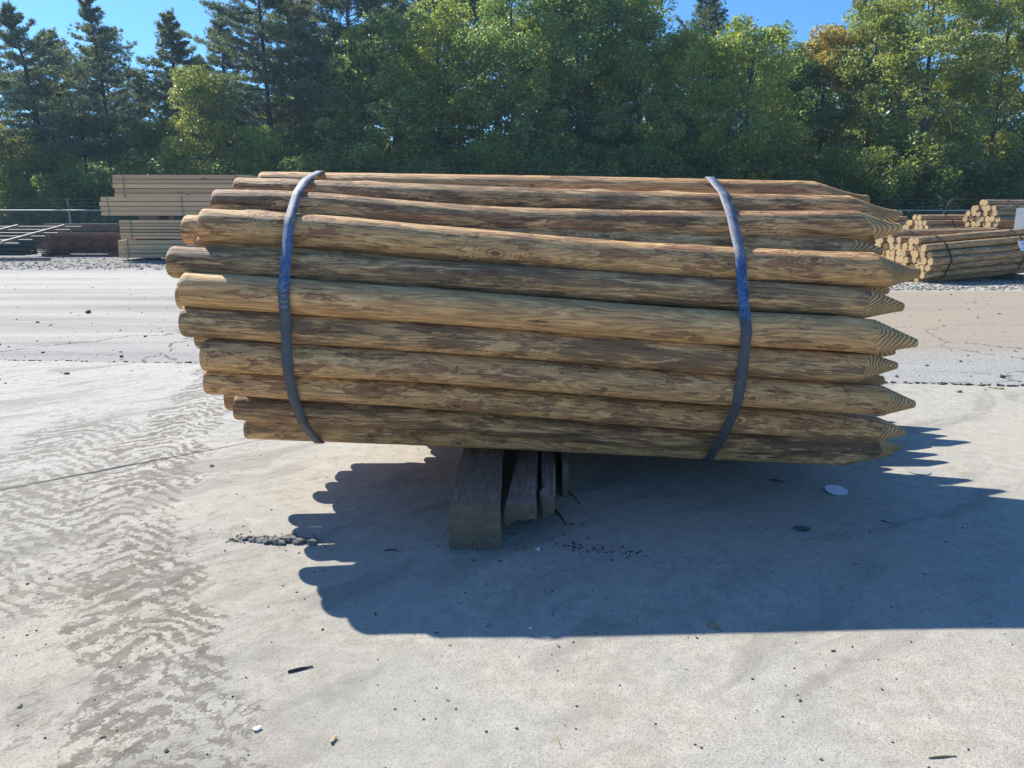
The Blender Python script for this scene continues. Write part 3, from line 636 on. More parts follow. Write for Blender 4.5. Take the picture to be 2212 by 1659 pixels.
# ------------------------------------------------------------------ small things on the concrete
G_d = 'scraps on the concrete'
ch = empty('wood_chip', gr(1153, 1192, .004)); tag(ch, 'tan wood chip with a white tip in front of the timbers', 'wood chip')
MB().box((-.012, 0, .004), (.036, .011, .007), Matrix.Rotation(R(25), 3, 'Z'), .0015).build('chip_body', M_chip, ch)
MB().box((.016, .013, .005), (.014, .012, .008), Matrix.Rotation(R(25), 3, 'Z'), .0015).build('white_tip', M_white, ch)
def blade(x, y, L, w_, ang, mat, label, cat, name, th=.0016, curl=.004, fork=False):
    c = gr(x, y, .006); V = []; n = 9
    for i in range(n):
        t = i/(n-1)-.5; ww = w_*(1-(2*t)**2)**.5*.5 + .0006
        for sgn in (-1, 1): V.append((t*L, sgn*ww*(1 + .25*math.sin(i*2.1)), curl*(2*t)**2 + th)); 
        for sgn in (-1, 1): V.append((t*L, sgn*ww, curl*(2*t)**2))
    Q = []
    for i in range(n-1):
        a, b = i*4, (i+1)*4; Q += [(a, b, b+1, a+1), (a+2, a+3, b+3, b+2), (a, a+2, b+2, b), (a+1, b+1, b+3, a+3)]
    me = npmesh(name, np.array(V), np.array(Q), 4); o = link(name, me, None, mat); o.location = c; o.rotation_euler = (0, 0, ang); tag(o, label, cat); return o
# white plastic lid
c = gr(1806, 1062, .005); V = []; n = 44; rn = random.Random(3)
for k in range(n):
    th = 2*math.pi*k/n; r = 1 + .05*mnoise.noise(Vector((math.cos(th)*2.2, math.sin(th)*2.2, 1))) - (.12 if k in (2, 3, 42) else 0) - (.07 if k in (20, 21, 24) else 0)
    V.append((.049*r*math.cos(th), .052*r*math.sin(th), .010 + .004*math.sin(th)))
V += [(x, y, z-.003) for x, y, z in V]
me = bpy.data.meshes.new('plastic_lid'); me.from_pydata(V, [], [list(range(n)), list(range(n, 2*n))[::-1]] + [[k, n+k, n+(k+1) % n, (k+1) % n] for k in range(n)]); me.update()
o = link('plastic_lid', me, None, M_white); o.location = c; tag(o, 'flat round white lid with a chipped rim lying in the shade', 'lid')
stick(622, 1453, 676, 1441, .0045, 'dark brown stick on the sunlit concrete near the front', name='stick', cat='stick', bend=.008, lift=.001)
stick(1196, 1775-190, 1212, 1808-190, .0022, 'pale curved straw in the middle of the front concrete', M_chip, 'stick', 'stick', bend=.01, lift=.001)
stick(1903, 1125, 1926, 1131, .0025, 'short bent dark twig in the shade beside the white lid', name='stick', cat='stick', bend=-.15)
stick(1665, 1038, 1690, 1042, .004, 'dark twig in the shade right under the pointed ends', name='stick', cat='stick', bend=.1)
stick(830, 1190, 866, 1193, .003, 'dark twig inside the shade near its scalloped edge', name='stick', cat='stick', bend=.1)
stick(2385-410+30, 1768-130, 2405-370+30, 1764-130, .003, 'pale twig in the sun far along the front concrete', M_chip, 'stick', 'stick', bend=.01, lift=.001)
lf = empty('dry_leaf', gr(1542, 1352, .006), (0, 0, R(115))); tag(lf, 'curled tan dry leaf near the straight edge of the shade', 'leaf')
for k, (ox, oy, a_) in enumerate(((0, .006, .1), (.004, -.006, -.15))):
    b = blade(1106, 1200, .052, .014, 0, M_leafdry, None, None, 'leaf_lobe', curl=.006)
    for kk in ('label', 'category'):
        if kk in b: del b[kk]
    b.parent = lf; b.location = (ox, oy, 0); b.rotation_euler = (0, 0, a_)
blade(1846, 1219, .034, .006, R(3), M_chip, 'flat pale splinter lying alone far out in the shade', 'wood chip', 'wood_chip')
blade(1048, 1263, .018, .012, R(60), M_chip, 'small tan chip in the shade below the thick timber', 'wood chip', 'wood_chip')
blade(1055, 1350, .022, .009, R(70), M_chip, 'grey chip close to the front edge of the shade', 'wood chip', 'wood_chip')
blade(1145, 1358, .014, .010, R(20), M_white, 'tiny white chip close to the front edge of the shade', 'wood chip', 'wood_chip')
blade(720, 1659-60, .026, .010, R(75), M_chip, 'tan chip at the very bottom of the picture', 'wood chip', 'wood_chip')
blade(555, 1575, .020, .016, R(40), M_white, 'pale flake on the front concrete below the dark stick', 'wood chip', 'wood_chip')
def stain(x, y, r, mat, label, cat, name, sq=.8):
    c = gr(x, y, .0082); n = 30; V = [(0, 0, 0)] + [(r*math.cos(t)*(1+.06*math.sin(3*t)), r*sq*math.sin(t), 0) for t in [2*math.pi*k/n for k in range(n)]]
    me = npmesh(name, np.array(V), np.array([(0, 1+k, 1+(k+1) % n) for k in range(n)]), 3); o = link(name, me, None, mat); o.location = c; tag(o, label, cat); return o
stain(1987, 1019, .052, M_stain, 'round pale stain on the shaded concrete beyond the lid', 'stain', 'paint_stain')
stain(1733, 1141, .034, M_hole, 'dark round plug sunk in the shaded concrete in front of the lid', 'plug', 'concrete_plug')
def rock(mbv, mbf, c, s, rn, flat=.7):
    b = len(mbv); n = 0
    t = (1+5**.5)/2; ico = [(-1, t, 0), (1, t, 0), (-1, -t, 0), (1, -t, 0), (0, -1, t), (0, 1, t), (0, -1, -t), (0, 1, -t), (t, 0, -1), (t, 0, 1), (-t, 0, -1), (-t, 0, 1)]
    a = rn.uniform(0, 6.3); sx, sy, sz = rn.uniform(.8, 1.3), rn.uniform(.7, 1.1), rn.uniform(.6, 1)*flat
    for v in ico:
        k = s/1.9*rn.uniform(.55, 1.35); x, y, z = v[0]*k*sx, v[1]*k*sy, v[2]*k*sz
        mbv.append((c[0]+x*math.cos(a)-y*math.sin(a), c[1]+x*math.sin(a)+y*math.cos(a), c[2]+z))
    for f in ((0, 11, 5), (0, 5, 1), (0, 1, 7), (0, 7, 10), (0, 10, 11), (1, 5, 9), (5, 11, 4), (11, 10, 2), (10, 7, 6), (7, 1, 8), (3, 9, 4), (3, 4, 2), (3, 2, 6), (3, 6, 8), (3, 8, 9), (4, 9, 5), (2, 4, 11), (6, 2, 10), (8, 6, 7), (9, 8, 1)):
        mbf.append([b+i for i in f])
def rocks(name, items, mat, seed, flat=.7):
    rn = random.Random(seed); v, f = [], []
    for (c, s) in items: rock(v, f, c, s, rn, flat)
    me = bpy.data.meshes.new(name); me.from_pydata(v, [], f); me.update(); return link(name, me, None, mat)
rn = random.Random(17); it = []
for i in range(120):
    t = rn.random(); x = 492 + 195*t; y = 1164 + 4*t + rn.gauss(0, 3.2); s = rn.choice((.006, .008, .011, .014, .018))*rn.uniform(.7, 1.1)*(.5+.7*min(1, t*2.5)); p = gr(x, y, .004 + s*.4); it.append((p, s))
for i in range(50): p = gr(rn.uniform(485, 720), 1166+rn.gauss(0, 10), .006); it.append((p, rn.uniform(.002, .005)))
tag(rocks('mud_rubble', it, M_clod, 3), 'row of dried mud clods crossing into the scalloped edge of the shade', 'rubble', kind='stuff')
it = []
for i in range(90): t = rn.random(); s = rn.uniform(.0015, .0055); p = gr(1225+150*t+rn.gauss(0, 14), 1180+16*t+rn.gauss(0, 6), .004+s*.4); it.append((p, s))
tag(rocks('dirt_crumbs', it, M_peb, 4), 'scatter of dark dirt crumbs in the shade beside the thick timber', 'rubble', kind='stuff')
for (x, y, s, lab, mt) in ((457, 1007, .019, 'dark stone alone on the muddy concrete left of the bundle', M_stone), (2071, 846, .030, 'pale lump of concrete just past the seam beyond the pointed ends', M_clod), (2128, 842, .020, 'small dark stone between the pale lump and the dry leaf', M_stone), (2166, 814, .034, 'flat dark stone on the rough asphalt beyond the pointed ends', M_peb),
                           (985, 1533, .011, 'small black and white stone near the middle of the front concrete', M_stone), (967, 1515, .009, 'tiny pale stone just behind the black and white one', M_clod), (262, 770, .028, 'dark stone on the asphalt near the seam, far from the bundle', M_peb), (145, 807, .030, 'largest dark stone on the asphalt by the crack', M_peb), (191, 674, .055, 'black stone far out on the dusty yard', M_peb)):
    tag(rocks('stone', [(gr(x, y, s*.25), s*.75)], mt, int(x), .75), lab, 'stone')
blade(2150, 838, .11, .045, R(-38), M_leafdry, 'torn pale yellow leaf on the seam past the pointed ends', 'leaf', 'dry_leaf')
mb = MB(); rc = random.Random(44)
for i in range(170):                             # crumbs of bark and broken wood, thickest round the timbers
    if i < 110: x = rc.gauss(1150, 110); y = rc.gauss(1120, 55)
    else: x = rc.uniform(500, 2150); y = rc.uniform(930, 1500)
    p = gr(x, y, .006); L = rc.uniform(.003, .020)*(1 if i < 110 else .6); mb.box(p, (L, L*rc.uniform(.15, .45), rc.uniform(.001, .004)), Matrix.Rotation(rc.uniform(0, 6.3), 3, 'Z') @ Matrix.Rotation(rc.uniform(-.2, .2), 3, 'Y'), L*.12, rc)
tag(mb.build('bark_crumbs', M_crumb), 'crumbs of bark and broken wood scattered round the timber supports', 'debris', kind='stuff')
it = []
for i in range(260):                             # grit on the slab
    p = gr(rn.uniform(0, 2212), rn.uniform(860, 1659), .005); it.append((p, rn.uniform(.0012, .0042)*(1 if rn.random() < .85 else 1.6)))
tag(rocks('grit', it, M_peb, 6), 'fine dark grit scattered over the concrete', 'grit', kind='stuff')
it = []
for i in range(420):
    y = 560 + 270*rn.random()**1.0; x = rn.uniform(-100, 2320); p = gr(x, y, .004); it.append((p, (rn.uniform(.004, .009) if rn.random() < .9 else rn.uniform(.010, .018))*(1 + p.y/22)))
tag(rocks('gravel', it, M_peb, 7), 'loose dark gravel scattered over the dusty yard', 'gravel', kind='stuff')
it = []
for i in range(900):
    x = rn.uniform(1900, 2300); y = rn.uniform(606, 626); p = gr(x, y, .01); it.append((p, rn.uniform(.010, .026)))
for i in range(900):
    x = rn.uniform(-50, 520); y = rn.uniform(556, 582); p = gr(x, y, .01); it.append((p, rn.uniform(.012, .035)))
tag(rocks('crushed_stone', it, M_clod, 9, .5), 'coarse crushed stone in front of the lumber and the far post bundles', 'gravel', kind='stuff')
# ------------------------------------------------------------------ bundles of posts in the yard
def far_post_meshes():
    out = []
    for k in range(4):
        rn = random.Random(900+k); L = 2.62
        s, _, cap = post_mesh([Vector((-L/2, 0, 0)), Vector((0, rn.uniform(-.012, .012), rn.uniform(-.01, .01))), Vector((L/2, 0, 0))], (1, 1) and (.066, .062), False, 900+k, 20, 14, .03, butt=.012)
        out.append((s, cap_mesh(cap[0], cap[1], -.0006), cap_mesh(cap[0], cap[2], .0006)))
    return out
FP = far_post_meshes()
proto = []
def far_post(loc, ang, group, label, k, col, tilt=0):
    s, e1, e2 = FP[k % 4]
    o = link('wooden_post', s, None, M_log_far); o.location = loc; o.rotation_euler = (0, -tilt, ang); o.color = (*col, 1); tag(o, label, 'post', group)
    link('cut_end', e1, o, M_end); link('cut_end', e2, o, M_end); return o
def bundle(c, ang, a, b, group, label, seed, straps, seen=True, rp=.068, spread=.05, skip=None, warm=.5, slabel=None, tilt=0):
    """c: centre of the left end face. ang: heading of the posts."""
    rn = random.Random(seed); d = Vector((math.cos(ang)*math.cos(tilt), math.sin(ang)*math.cos(tilt), math.sin(tilt))); nn = Vector((-math.sin(ang), math.cos(ang), 0)); pos = []
    hy = rp*math.sqrt(3)
    for j in range(-8, 9):
        for i in range(-10, 11):
            u = (i + (.5 if j % 2 else 0))*rp*2; z = j*hy
            if (u/(a-rp*.8))**2 + (z/(b-rp*.8))**2 > 1: continue
            pos.append((u + rn.uniform(-.008, .008), z + rn.uniform(-.008, .008)))
    pts = []
    for k, (u, z) in enumerate(pos):
        p = Vector(c) + nn*u + Vector((0, 0, z)) + d*(1.31 + rn.uniform(-spread, spread))
        o = far_post(p, ang, group, label, rn.randrange(4), (min(1, max(0, warm+rn.uniform(-.3, .3))), rn.uniform(.15, .6), rn.uniform(.2, .7)), tilt)
        sc = rn.uniform(.94, 1.05); o.scale = (1, sc, sc)
        pts += [(u + rp*math.cos(t), z + rp*math.sin(t)) for t in [q*math.pi/10 for q in range(20)]]
    h = hull([(round(x, 5), round(y, 5)) for x, y in pts])
    for q, off in enumerate(straps):
        st, _ = strap(0, .032, h, (slabel or 'dark strap round the bundle') + (', near its sawn ends' if q == 0 else ', toward its far end'), mat=M_dark_strap, group='dark straps on the yard bundles')
        st.location = Vector(c) + d*off; st.rotation_euler = (0, -tilt, ang)
    print(group, len(pos)); return len(pos)
angA = R(16); tA = R(3.4); dA = Vector((math.cos(angA), math.sin(angA), math.tan(tA))); nA = Vector((-math.sin(angA), math.cos(angA), 0))
cA = at(1972, 563, 14.2)
bundle(cA, angA, .47, .45, 'posts of the strapped bundle with the white tag', 'round post with pale sawn end in the bundle that carries the white tag', 31, (.40, 2.1), warm=.85, slabel='dark strap round the bundle with the white tag', tilt=tA)
cB = at(1915, 545, 15.2)
bundle(cB, angA, .44, .42, 'posts of the bundle lying behind the tagged one', 'round post with yellow sawn end in the bundle just behind the tagged bundle', 32, (.4,), warm=.85, slabel='dark strap round the bundle behind the tagged one', tilt=R(1))
cD = at(1974, 503, 18.6)
bundle(cD, R(14), .44, .42, 'posts of the middle far bundle', 'grey round post in the middle far bundle, behind the tagged bundle', 33, (.75, 2.1), warm=.3, slabel='dark strap round the middle far bundle')
cE = at(2120, 473, 17.6)
bundle(cE, R(20), .50, .44, 'posts of the high far bundle', 'round post with brown sawn end in the highest of the far bundles', 34, (.62,), warm=.4, slabel='dark strap round the highest far bundle')
cC = at(1950, 492, 20.4) - Vector((2.62, 0, 0))
bundle(cC, R(3), .46, .46, 'posts of the far bundle seen from its side', 'grey round post in the far bundle seen side on past the pointed tips', 35, (.45, 2.15), warm=.2, slabel='dark strap round the side-on far bundle')
def block(name, c, d, label, ang=0, mat=M_beam, group='support blocks under the yard bundles'):
    o = MB().box((0, 0, 0), d, None, .004).build(name, mat); o.location = c; o.rotation_euler = (0, 0, ang); tag(o, label, 'timber', group)
for base, an, bot, lab in ((cA, angA, cA.z-.44, 'tagged bundle'), (cB, angA, cB.z-.42, 'bundle behind the tagged one'), (cD, R(14), cD.z-.42, 'middle far bundle'), (cE, R(20), cE.z-.44, 'highest far bundle'), (cC, R(3), cC.z-.46, 'side-on far bundle')):
    d = Vector((math.cos(an), math.sin(an), 0)); hh = max(.03, bot+.03)
    for q, off in enumerate((1.35, 2.3)):
        p = Vector(base) + d*off; hh = max(.03, bot+.02+(off*.059 if base is cA else 0)); block('support_block', (p.x, p.y, hh/2), (.16, .7, hh), 'timber block under the %s, %s' % (lab, ('nearer its sawn ends', 'nearer its other end')[q]), an)
# white tag
tg = empty('paper_tag', cA + dA*2.06 - nA*.455 + Vector((0, 0, .14)), (R(-28), 0, angA)); tag(tg, 'white paper tag with faint writing stapled to the strapped bundle', 'tag')
MB().box((0, 0, 0), (.30, .004, .20)).build('tag_sheet', M_white, tg)
mb = MB(); rn = random.Random(2)
for j, zz in enumerate((.055, .02, -.045)):
    x = -.08
    while x < .12: l = rn.uniform(.008, .028); mb.box((x, -.0034, zz + rn.uniform(-.006, .006)), (l*.4, .002, rn.uniform(.012, .024))); x += l
mb.build('handwriting', mat_plain('blue_ink', (.25, .27, .5), .6), tg)
# corner of a grey steel box at the edge
bx = empty('steel_box', at(2222, 500, 15.8)); bx.location.z = 0; tag(bx, 'grey steel box with a latch at the edge of the picture behind the tagged bundle', 'box')
bx.location = (at(2200, 449, 16.2).x + .80, 16.5, 0); bz = at(2200, 449, 16.2).z
MB().box((0, 0, bz/2), (.9, .6, bz), None, .006).build('box_body', mat_plain('grey_box_steel', (.26, .30, .36), .5, .2), bx)
MB().box((-.38, -.31, bz-.38), (.07, .03, .12)).build('latch', mat_plain('latch_steel', (.4, .44, .5), .4, .4), bx)
# ------------------------------------------------------------------ stacked lumber packs
Yf = 20.6; rn = random.Random(12)
packs = [  # left x, top-left y, bottom-left y, right end x, top-right y, rows, tones, words
 (242, 377, 427, 520, 384, (.35, .3, .95, .15, .6), 'top lumber pack', 'fifth pack'),
 (214, 425, 466, 500, 430, (.8, .9, .7, .75), 'second lumber pack from the top, which juts out farthest', ''),
 (257, 475, 516, 520, 479, (.9, .35, .85, .1, .95, .85), 'third lumber pack from the top', ''),
 (254, 518, 561, 520, 521, (.75, .8, .45, .7), 'lowest lumber pack, standing on the gravel', '')]
names_row = ['topmost', 'second', 'third', 'fourth', 'fifth', 'sixth']
zt_prev = None
for pi, (xl, yt, yb, xr, ytr, tones, wd, _) in enumerate(packs):
    zt = at(xl, yt, Yf).z; zb = at(xl, yb, Yf).z if pi < 3 else .06
    X0 = at(xl, yt, Yf).x; X1 = X0 + (3.55, 3.9, 3.6, 3.7)[pi]; n = len(tones); hgt = (zt-zb)/n
    for k, tn in enumerate(tones):
        dx = rn.uniform(-.02, .03); z = zt - hgt*(k+.5)
        o = MB().box((0, 0, 0), (X1-X0, .95, hgt-.016), None, .004, rn).build('lumber_board', M_board); o.location = ((X0+X1)/2+dx, Yf+.475+rn.uniform(-.012, .012), z)
        o.rotation_euler = (0, 0, 0); v = min(1, tn*.9 + rn.uniform(0, .1)); o.color = (v, v, v, 1)
        tag(o, '%s board in the %s' % (names_row[k], wd) if k < n-1 else 'bottom board in the %s' % wd, 'board', 'sawn boards in the stacked lumber packs')
    for q, off in enumerate(((.28, 3.2), (.22, 2.15), (.30, 3.2), (.26, 3.3))[pi]):
        bnd = MB().box((X0+off, Yf-.022, (zt+zb)/2), (.022, .006, zt-zb+.01)).box((X0+off, Yf+.475, zt+.006), (.022, .99, .005)).build('lumber_band', M_band)
        tag(bnd, 'thin green band round the %s, %s' % (wd.split(',')[0], 'close to its visible end' if q == 0 else 'farther along'), 'band', 'green bands on the lumber')
    if pi < 3:
        zb2 = at(packs[pi+1][0], packs[pi+1][1], Yf).z
        for q, off in enumerate((.75, 2.0, 3.0)):
            hh = zb-zb2-.006; o = MB().box((0, 0, 0), (.50 if pi == 1 else .16, .9, hh), None, .003).build('spacer_block', M_slab)
            o.location = (X0+off+(0, .45, .1)[pi], Yf+.5, (zb+zb2)/2); tag(o, 'dark spacer block under the %s, %s from its visible end' % (wd.split(',')[0], ('first', 'second', 'third')[q]), 'spacer', 'spacer blocks between the lumber packs')
    else:
        for q, off in enumerate((.6, 2.0, 3.2)):
            o = MB().box((0, 0, 0), (.14, .9, .056), None, .002).build('spacer_block', M_slab); o.location = (X0+off, Yf+.5, .028); tag(o, 'low spacer block on the gravel under the lowest pack, %s from its visible end' % ('first', 'second', 'third')[q], 'spacer', 'spacer blocks between the lumber packs')
# ------------------------------------------------------------------ rusty panels and racks on the far left
Yr = 22.6; x0, x1 = at(72, 520, Yr).x, at(262, 520, Yr).x; zt = at(100, 505, Yr).z; zb = at(100, 545, Yr).z; rn = random.Random(7); npan = 11
pm = []
for v in range(3):
    mb = MB(); L = x1-x0
    mb.box((L/2, 0, 0), (L, .04, .026)).box((L/2, 1.1, 0), (L, .04, .026))
    for k in range(5): mb.box((.25+k*(L-.5)/4, .55, 0), (.045, 1.06, .022))
    for k in range(6): mb.box((L/2, .16+k*.15, .002), (L-.06, .012, .010))
    for k in range(4): mb.box((.55+k*(L-1)/3+.01*v, -.024, -.015), (.035, .012, .06))
    pm.append(mb.mesh('rusty_gate'))
for k in range(npan):
    z = zb + (zt-zb)*k/(npan-1); o = link('rusty_gate', pm[k % 3], None, M_rust); o.location = (x0+rn.uniform(-.06, .10)+(.0 if k > 3 else -.05), Yr+rn.uniform(-.03, .03), z)
    tag(o, 'rusty steel grille in the flat pile beside the lumber, %s' % ('bottom of the pile' if k == 0 else 'top of the pile' if k == npan-1 else '%s from the ground' % ('second third fourth fifth sixth seventh eighth ninth tenth'.split()[k-1])), 'panel', 'rusty panels piled flat')
for q, xx in enumerate((.3, 2.2)):
    o = MB().box((x0+xx, Yr+.55, zb/2-.01), (.12, 1.3, max(.03, zb-.03)), None, .003).build('skid_timber', M_beam); tag(o, 'dark skid under the rusty panels, %s' % ('by the pale racks' if q == 0 else 'by the lumber'), 'timber', 'skids under the rusty panels')
o = MB().box((0, 0, 0), (3.1, .5, .22), None, .01).build('long_timber', M_slab); p = at(195, 491, 24.6); o.location = (p.x, 24.9, p.z); tag(o, 'long grey timber showing above the rusty panels', 'timber')
for q in (-1.1, 1.1):
    o2 = MB().box((p.x+q, 24.9, (p.z-.11)/2), (.2, .4, p.z-.115)).build('trestle_block', M_beam); tag(o2, 'dark block holding the long grey timber, %s' % ('nearer the racks' if q < 0 else 'nearer the lumber'), 'timber', 'blocks behind the rusty panels')
# tilted pale rack
rk = empty('pipe_rack', at(50, 524, 20.8)); tag(rk, 'tilted rack of pale sunlit bars beside the rusty panels', 'rack')
rk.location = (at(50, 524, 20.8).x, 20.8, at(50, 526, 20.8).z); rk.rotation_euler = (R(11), 0, 0)
for k in range(6):
    ww = k*.42; mb = MB().box((-2.2 + .12*k + (-.02), ww, 0), (4.2, .035, .032)); mb.build('rail', M_pale, rk)
for k, xx in enumerate((-.75, -2.1)): MB().box((xx+.45, 1.05, .045), (.06, 2.2, .035), Matrix.Rotation(R(-14), 3, 'Z')).build('cross_bar', M_pale, rk)
zt = rk.location.z
for q in range(3):
    for k in range(3):
        o = MB().tube([(rk.location.x-3.6, 21.0+q*.26, .16+k*.115), (rk.location.x-.12, 21.0+q*.26, .16+k*.115)], .055, 8).build('dark_pipe', mat_plain('dark_green_pipe', (.05, .065, .055), .6) if (q+k) == 0 else bpy.data.materials['dark_green_pipe'])
        tag(o, 'dark pipe lying under the pale rack of bars', 'pipe', 'dark pipes under the pale rack')
o = MB().tube([(-19.5, 20.3, .06), (at(112, 549, 20.2).x, 20.1, .06)], .04, 8).build('pale_pipe', M_pale); tag(o, 'pale pipe lying on the gravel in front of the rack', 'pipe')
# ------------------------------------------------------------------ chain-link fence
YF = 27.5; zr = at(60, 454.5, YF).z
fe = empty('chain_link_fence', (0, YF, 0)); tag(fe, 'galvanised chain-link fence with three strands of barbed wire along the tree line', 'fence')
px0 = at(150, 460, YF).x; posts = [px0 + 3.05*k for k in range(-2, 16)]
for x in posts:
    MB().tube([(x, 0, 0), (x, 0, zr+.02)], .035, 8).build('fence_post', M_galv, fe)
    MB().tube([(x, 0, zr-.02), (x+.10, -.22, zr+.38)], .018, 6).build('barb_arm', M_galv, fe)
MB().tube([(posts[0]-1, 0, zr), (posts[-1]+1, 0, zr)], .024, 8).build('top_rail', M_galv, fe)
for k in range(3):
    t = (k+1)/3; MB().tube([(posts[0]-1, -.22*t, zr+.38*t), (posts[-1]+1, -.22*t, zr+.38*t)], .0055, 4).build('barbed_wire', M_wire, fe)
V = []; Q = []; pitch = .085; xa, xb = posts[0]-1, posts[-1]+1; nw = int((xb-xa)/pitch); H = zr; hw = .0032
for k in range(-int(H/pitch)-1, nw):
    for s_ in (1, -1):
        X = xa + k*pitch
        p = [(X, 0), (X+H, H)] if s_ == 1 else [(X+H, 0), (X, H)]
        xs2 = [p[0][0], p[1][0]]
        if max(xs2) < xa or min(xs2) > xb: continue
        b = len(V)
        for (x, z) in p: V += [(x-hw*1.4, 0, z), (x+hw*1.4, .0, z), (x, .006, z)]
        Q += [(b, b+1, b+4, b+3), (b+1, b+2, b+5, b+4), (b+2, b, b+3, b+5)]
V = np.array(V); V[:, 0] = np.clip(V[:, 0], xa, xb)
link('wire_mesh', npmesh('wire_mesh', V, np.array(Q), 4), fe, M_wire)
# ------------------------------------------------------------------ overhead wires
def wire(pts, Y, label):
    P = [at(x, y, Y) for x, y in pts]; xs_ = np.linspace(P[0].x-14, P[-1].x+14, 40); co = np.polyfit([p.x for p in P], [p.z for p in P], 2)
    o = MB().tube([(x, Y, float(np.polyval(co, x))) for x in xs_], .0045, 4).build('overhead_wire', M_line); tag(o, label, 'wire', 'overhead wires in front of the trees')
wire([(100, 208), (800, 236), (1500, 247), (2212, 234)], 24, 'highest overhead wire crossing the trees')
wire([(100, 211), (800, 240), (1500, 252), (2212, 241)], 24, 'overhead wire just under the highest one')
wire([(300, 252), (800, 271), (1500, 280), (2212, 272)], 25, 'faint third overhead wire from the top')
wire([(20, 326), (700, 356), (1500, 367), (2212, 354)], 25, 'fourth overhead wire, well below the upper three')
wire([(150, 362), (800, 402), (1500, 415), (2212, 420)], 26, 'lowest overhead wire, running just above the near bundle')
# ------------------------------------------------------------------ trees
def leaves_mesh(name, P, size, rs, aspect=.55, up=.3):
    n = len(P); a = rs.normal(size=(n, 3)); a[:, 2] *= .6; a /= np.linalg.norm(a, axis=1)[:, None]
    b = rs.normal(size=(n, 3)); b -= a*np.sum(a*b, 1)[:, None]; b /= np.linalg.norm(b, axis=1)[:, None]
    s = (size*rs.uniform(.6, 1.35, n))[:, None]
    V = np.stack([P - a*s*.5, P + b*s*aspect*.5, P + a*s*.5, P - b*s*aspect*.5], 1).reshape(-1, 3)
    return npmesh(name, V, np.arange(4*n).reshape(n, 4), 4)
def broad_crown(seed, H, W, base=.14, nc=95, per=300, size=.13, clump=.62, taper=.66):
    rs = np.random.RandomState(seed); c = []
    while len(c) < nc:
        t = rs.uniform(0, 1); z = base*H + t*(H-base*H); prof = (math.sin(min(1, (t+.10)/.50)*math.pi/2))*(1-t**3.6*taper) ; rr = W*max(.12, prof)
        th = rs.uniform(0, 6.283); q = rr*math.sqrt(rs.uniform(.15, 1)); c.append((q*math.cos(th), q*math.sin(th), z))
    c = np.array(c); c += rs.normal(0, .25, c.shape); out = []; kp = []
    for k in range(nc):
        s = clump*rs.uniform(.6, 1.35)*(H/11)**.4; m = int(per*rs.uniform(.5, 1.3)); d = rs.normal(size=(m, 3)); d /= np.linalg.norm(d, axis=1)[:, None]
        p = c[k] + d*(s*rs.uniform(.35, 1.0, m)**.6)[:, None]*np.array([1.15, 1.15, .72]); out.append(p)
    return leaves_mesh('crown', np.concatenate(out), size, rs), c
def broad_trunk(H, c, seed, r=.17):
    rn = random.Random(seed); mb = MB(); bx, by = rn.uniform(-.3, .3), rn.uniform(-.3, .3)
    cen = [Vector((bx*t**1.5, by*t, H*.9*t)) for t in (0, .15, .3, .45, .6, .75, .9, 1)]; mb.tube(cen, [r*(1-.85*t)+.015 for t in (0, .15, .3, .45, .6, .75, .9, 1)], 8)
    for k in range(0, len(c), 7):
        e = Vector(c[k]); t0 = max(.12, min(.85, (e.z/H)-.16)); s0 = Vector((bx*t0**1.5, by*t0, H*.9*t0)); m = s0.lerp(e, .5) + Vector((0, 0, .15)); mb.tube([s0, m, e], [r*(1-.8*t0)*.35, r*.13, .008], 5, caps=False)
    return mb.mesh('trunk')
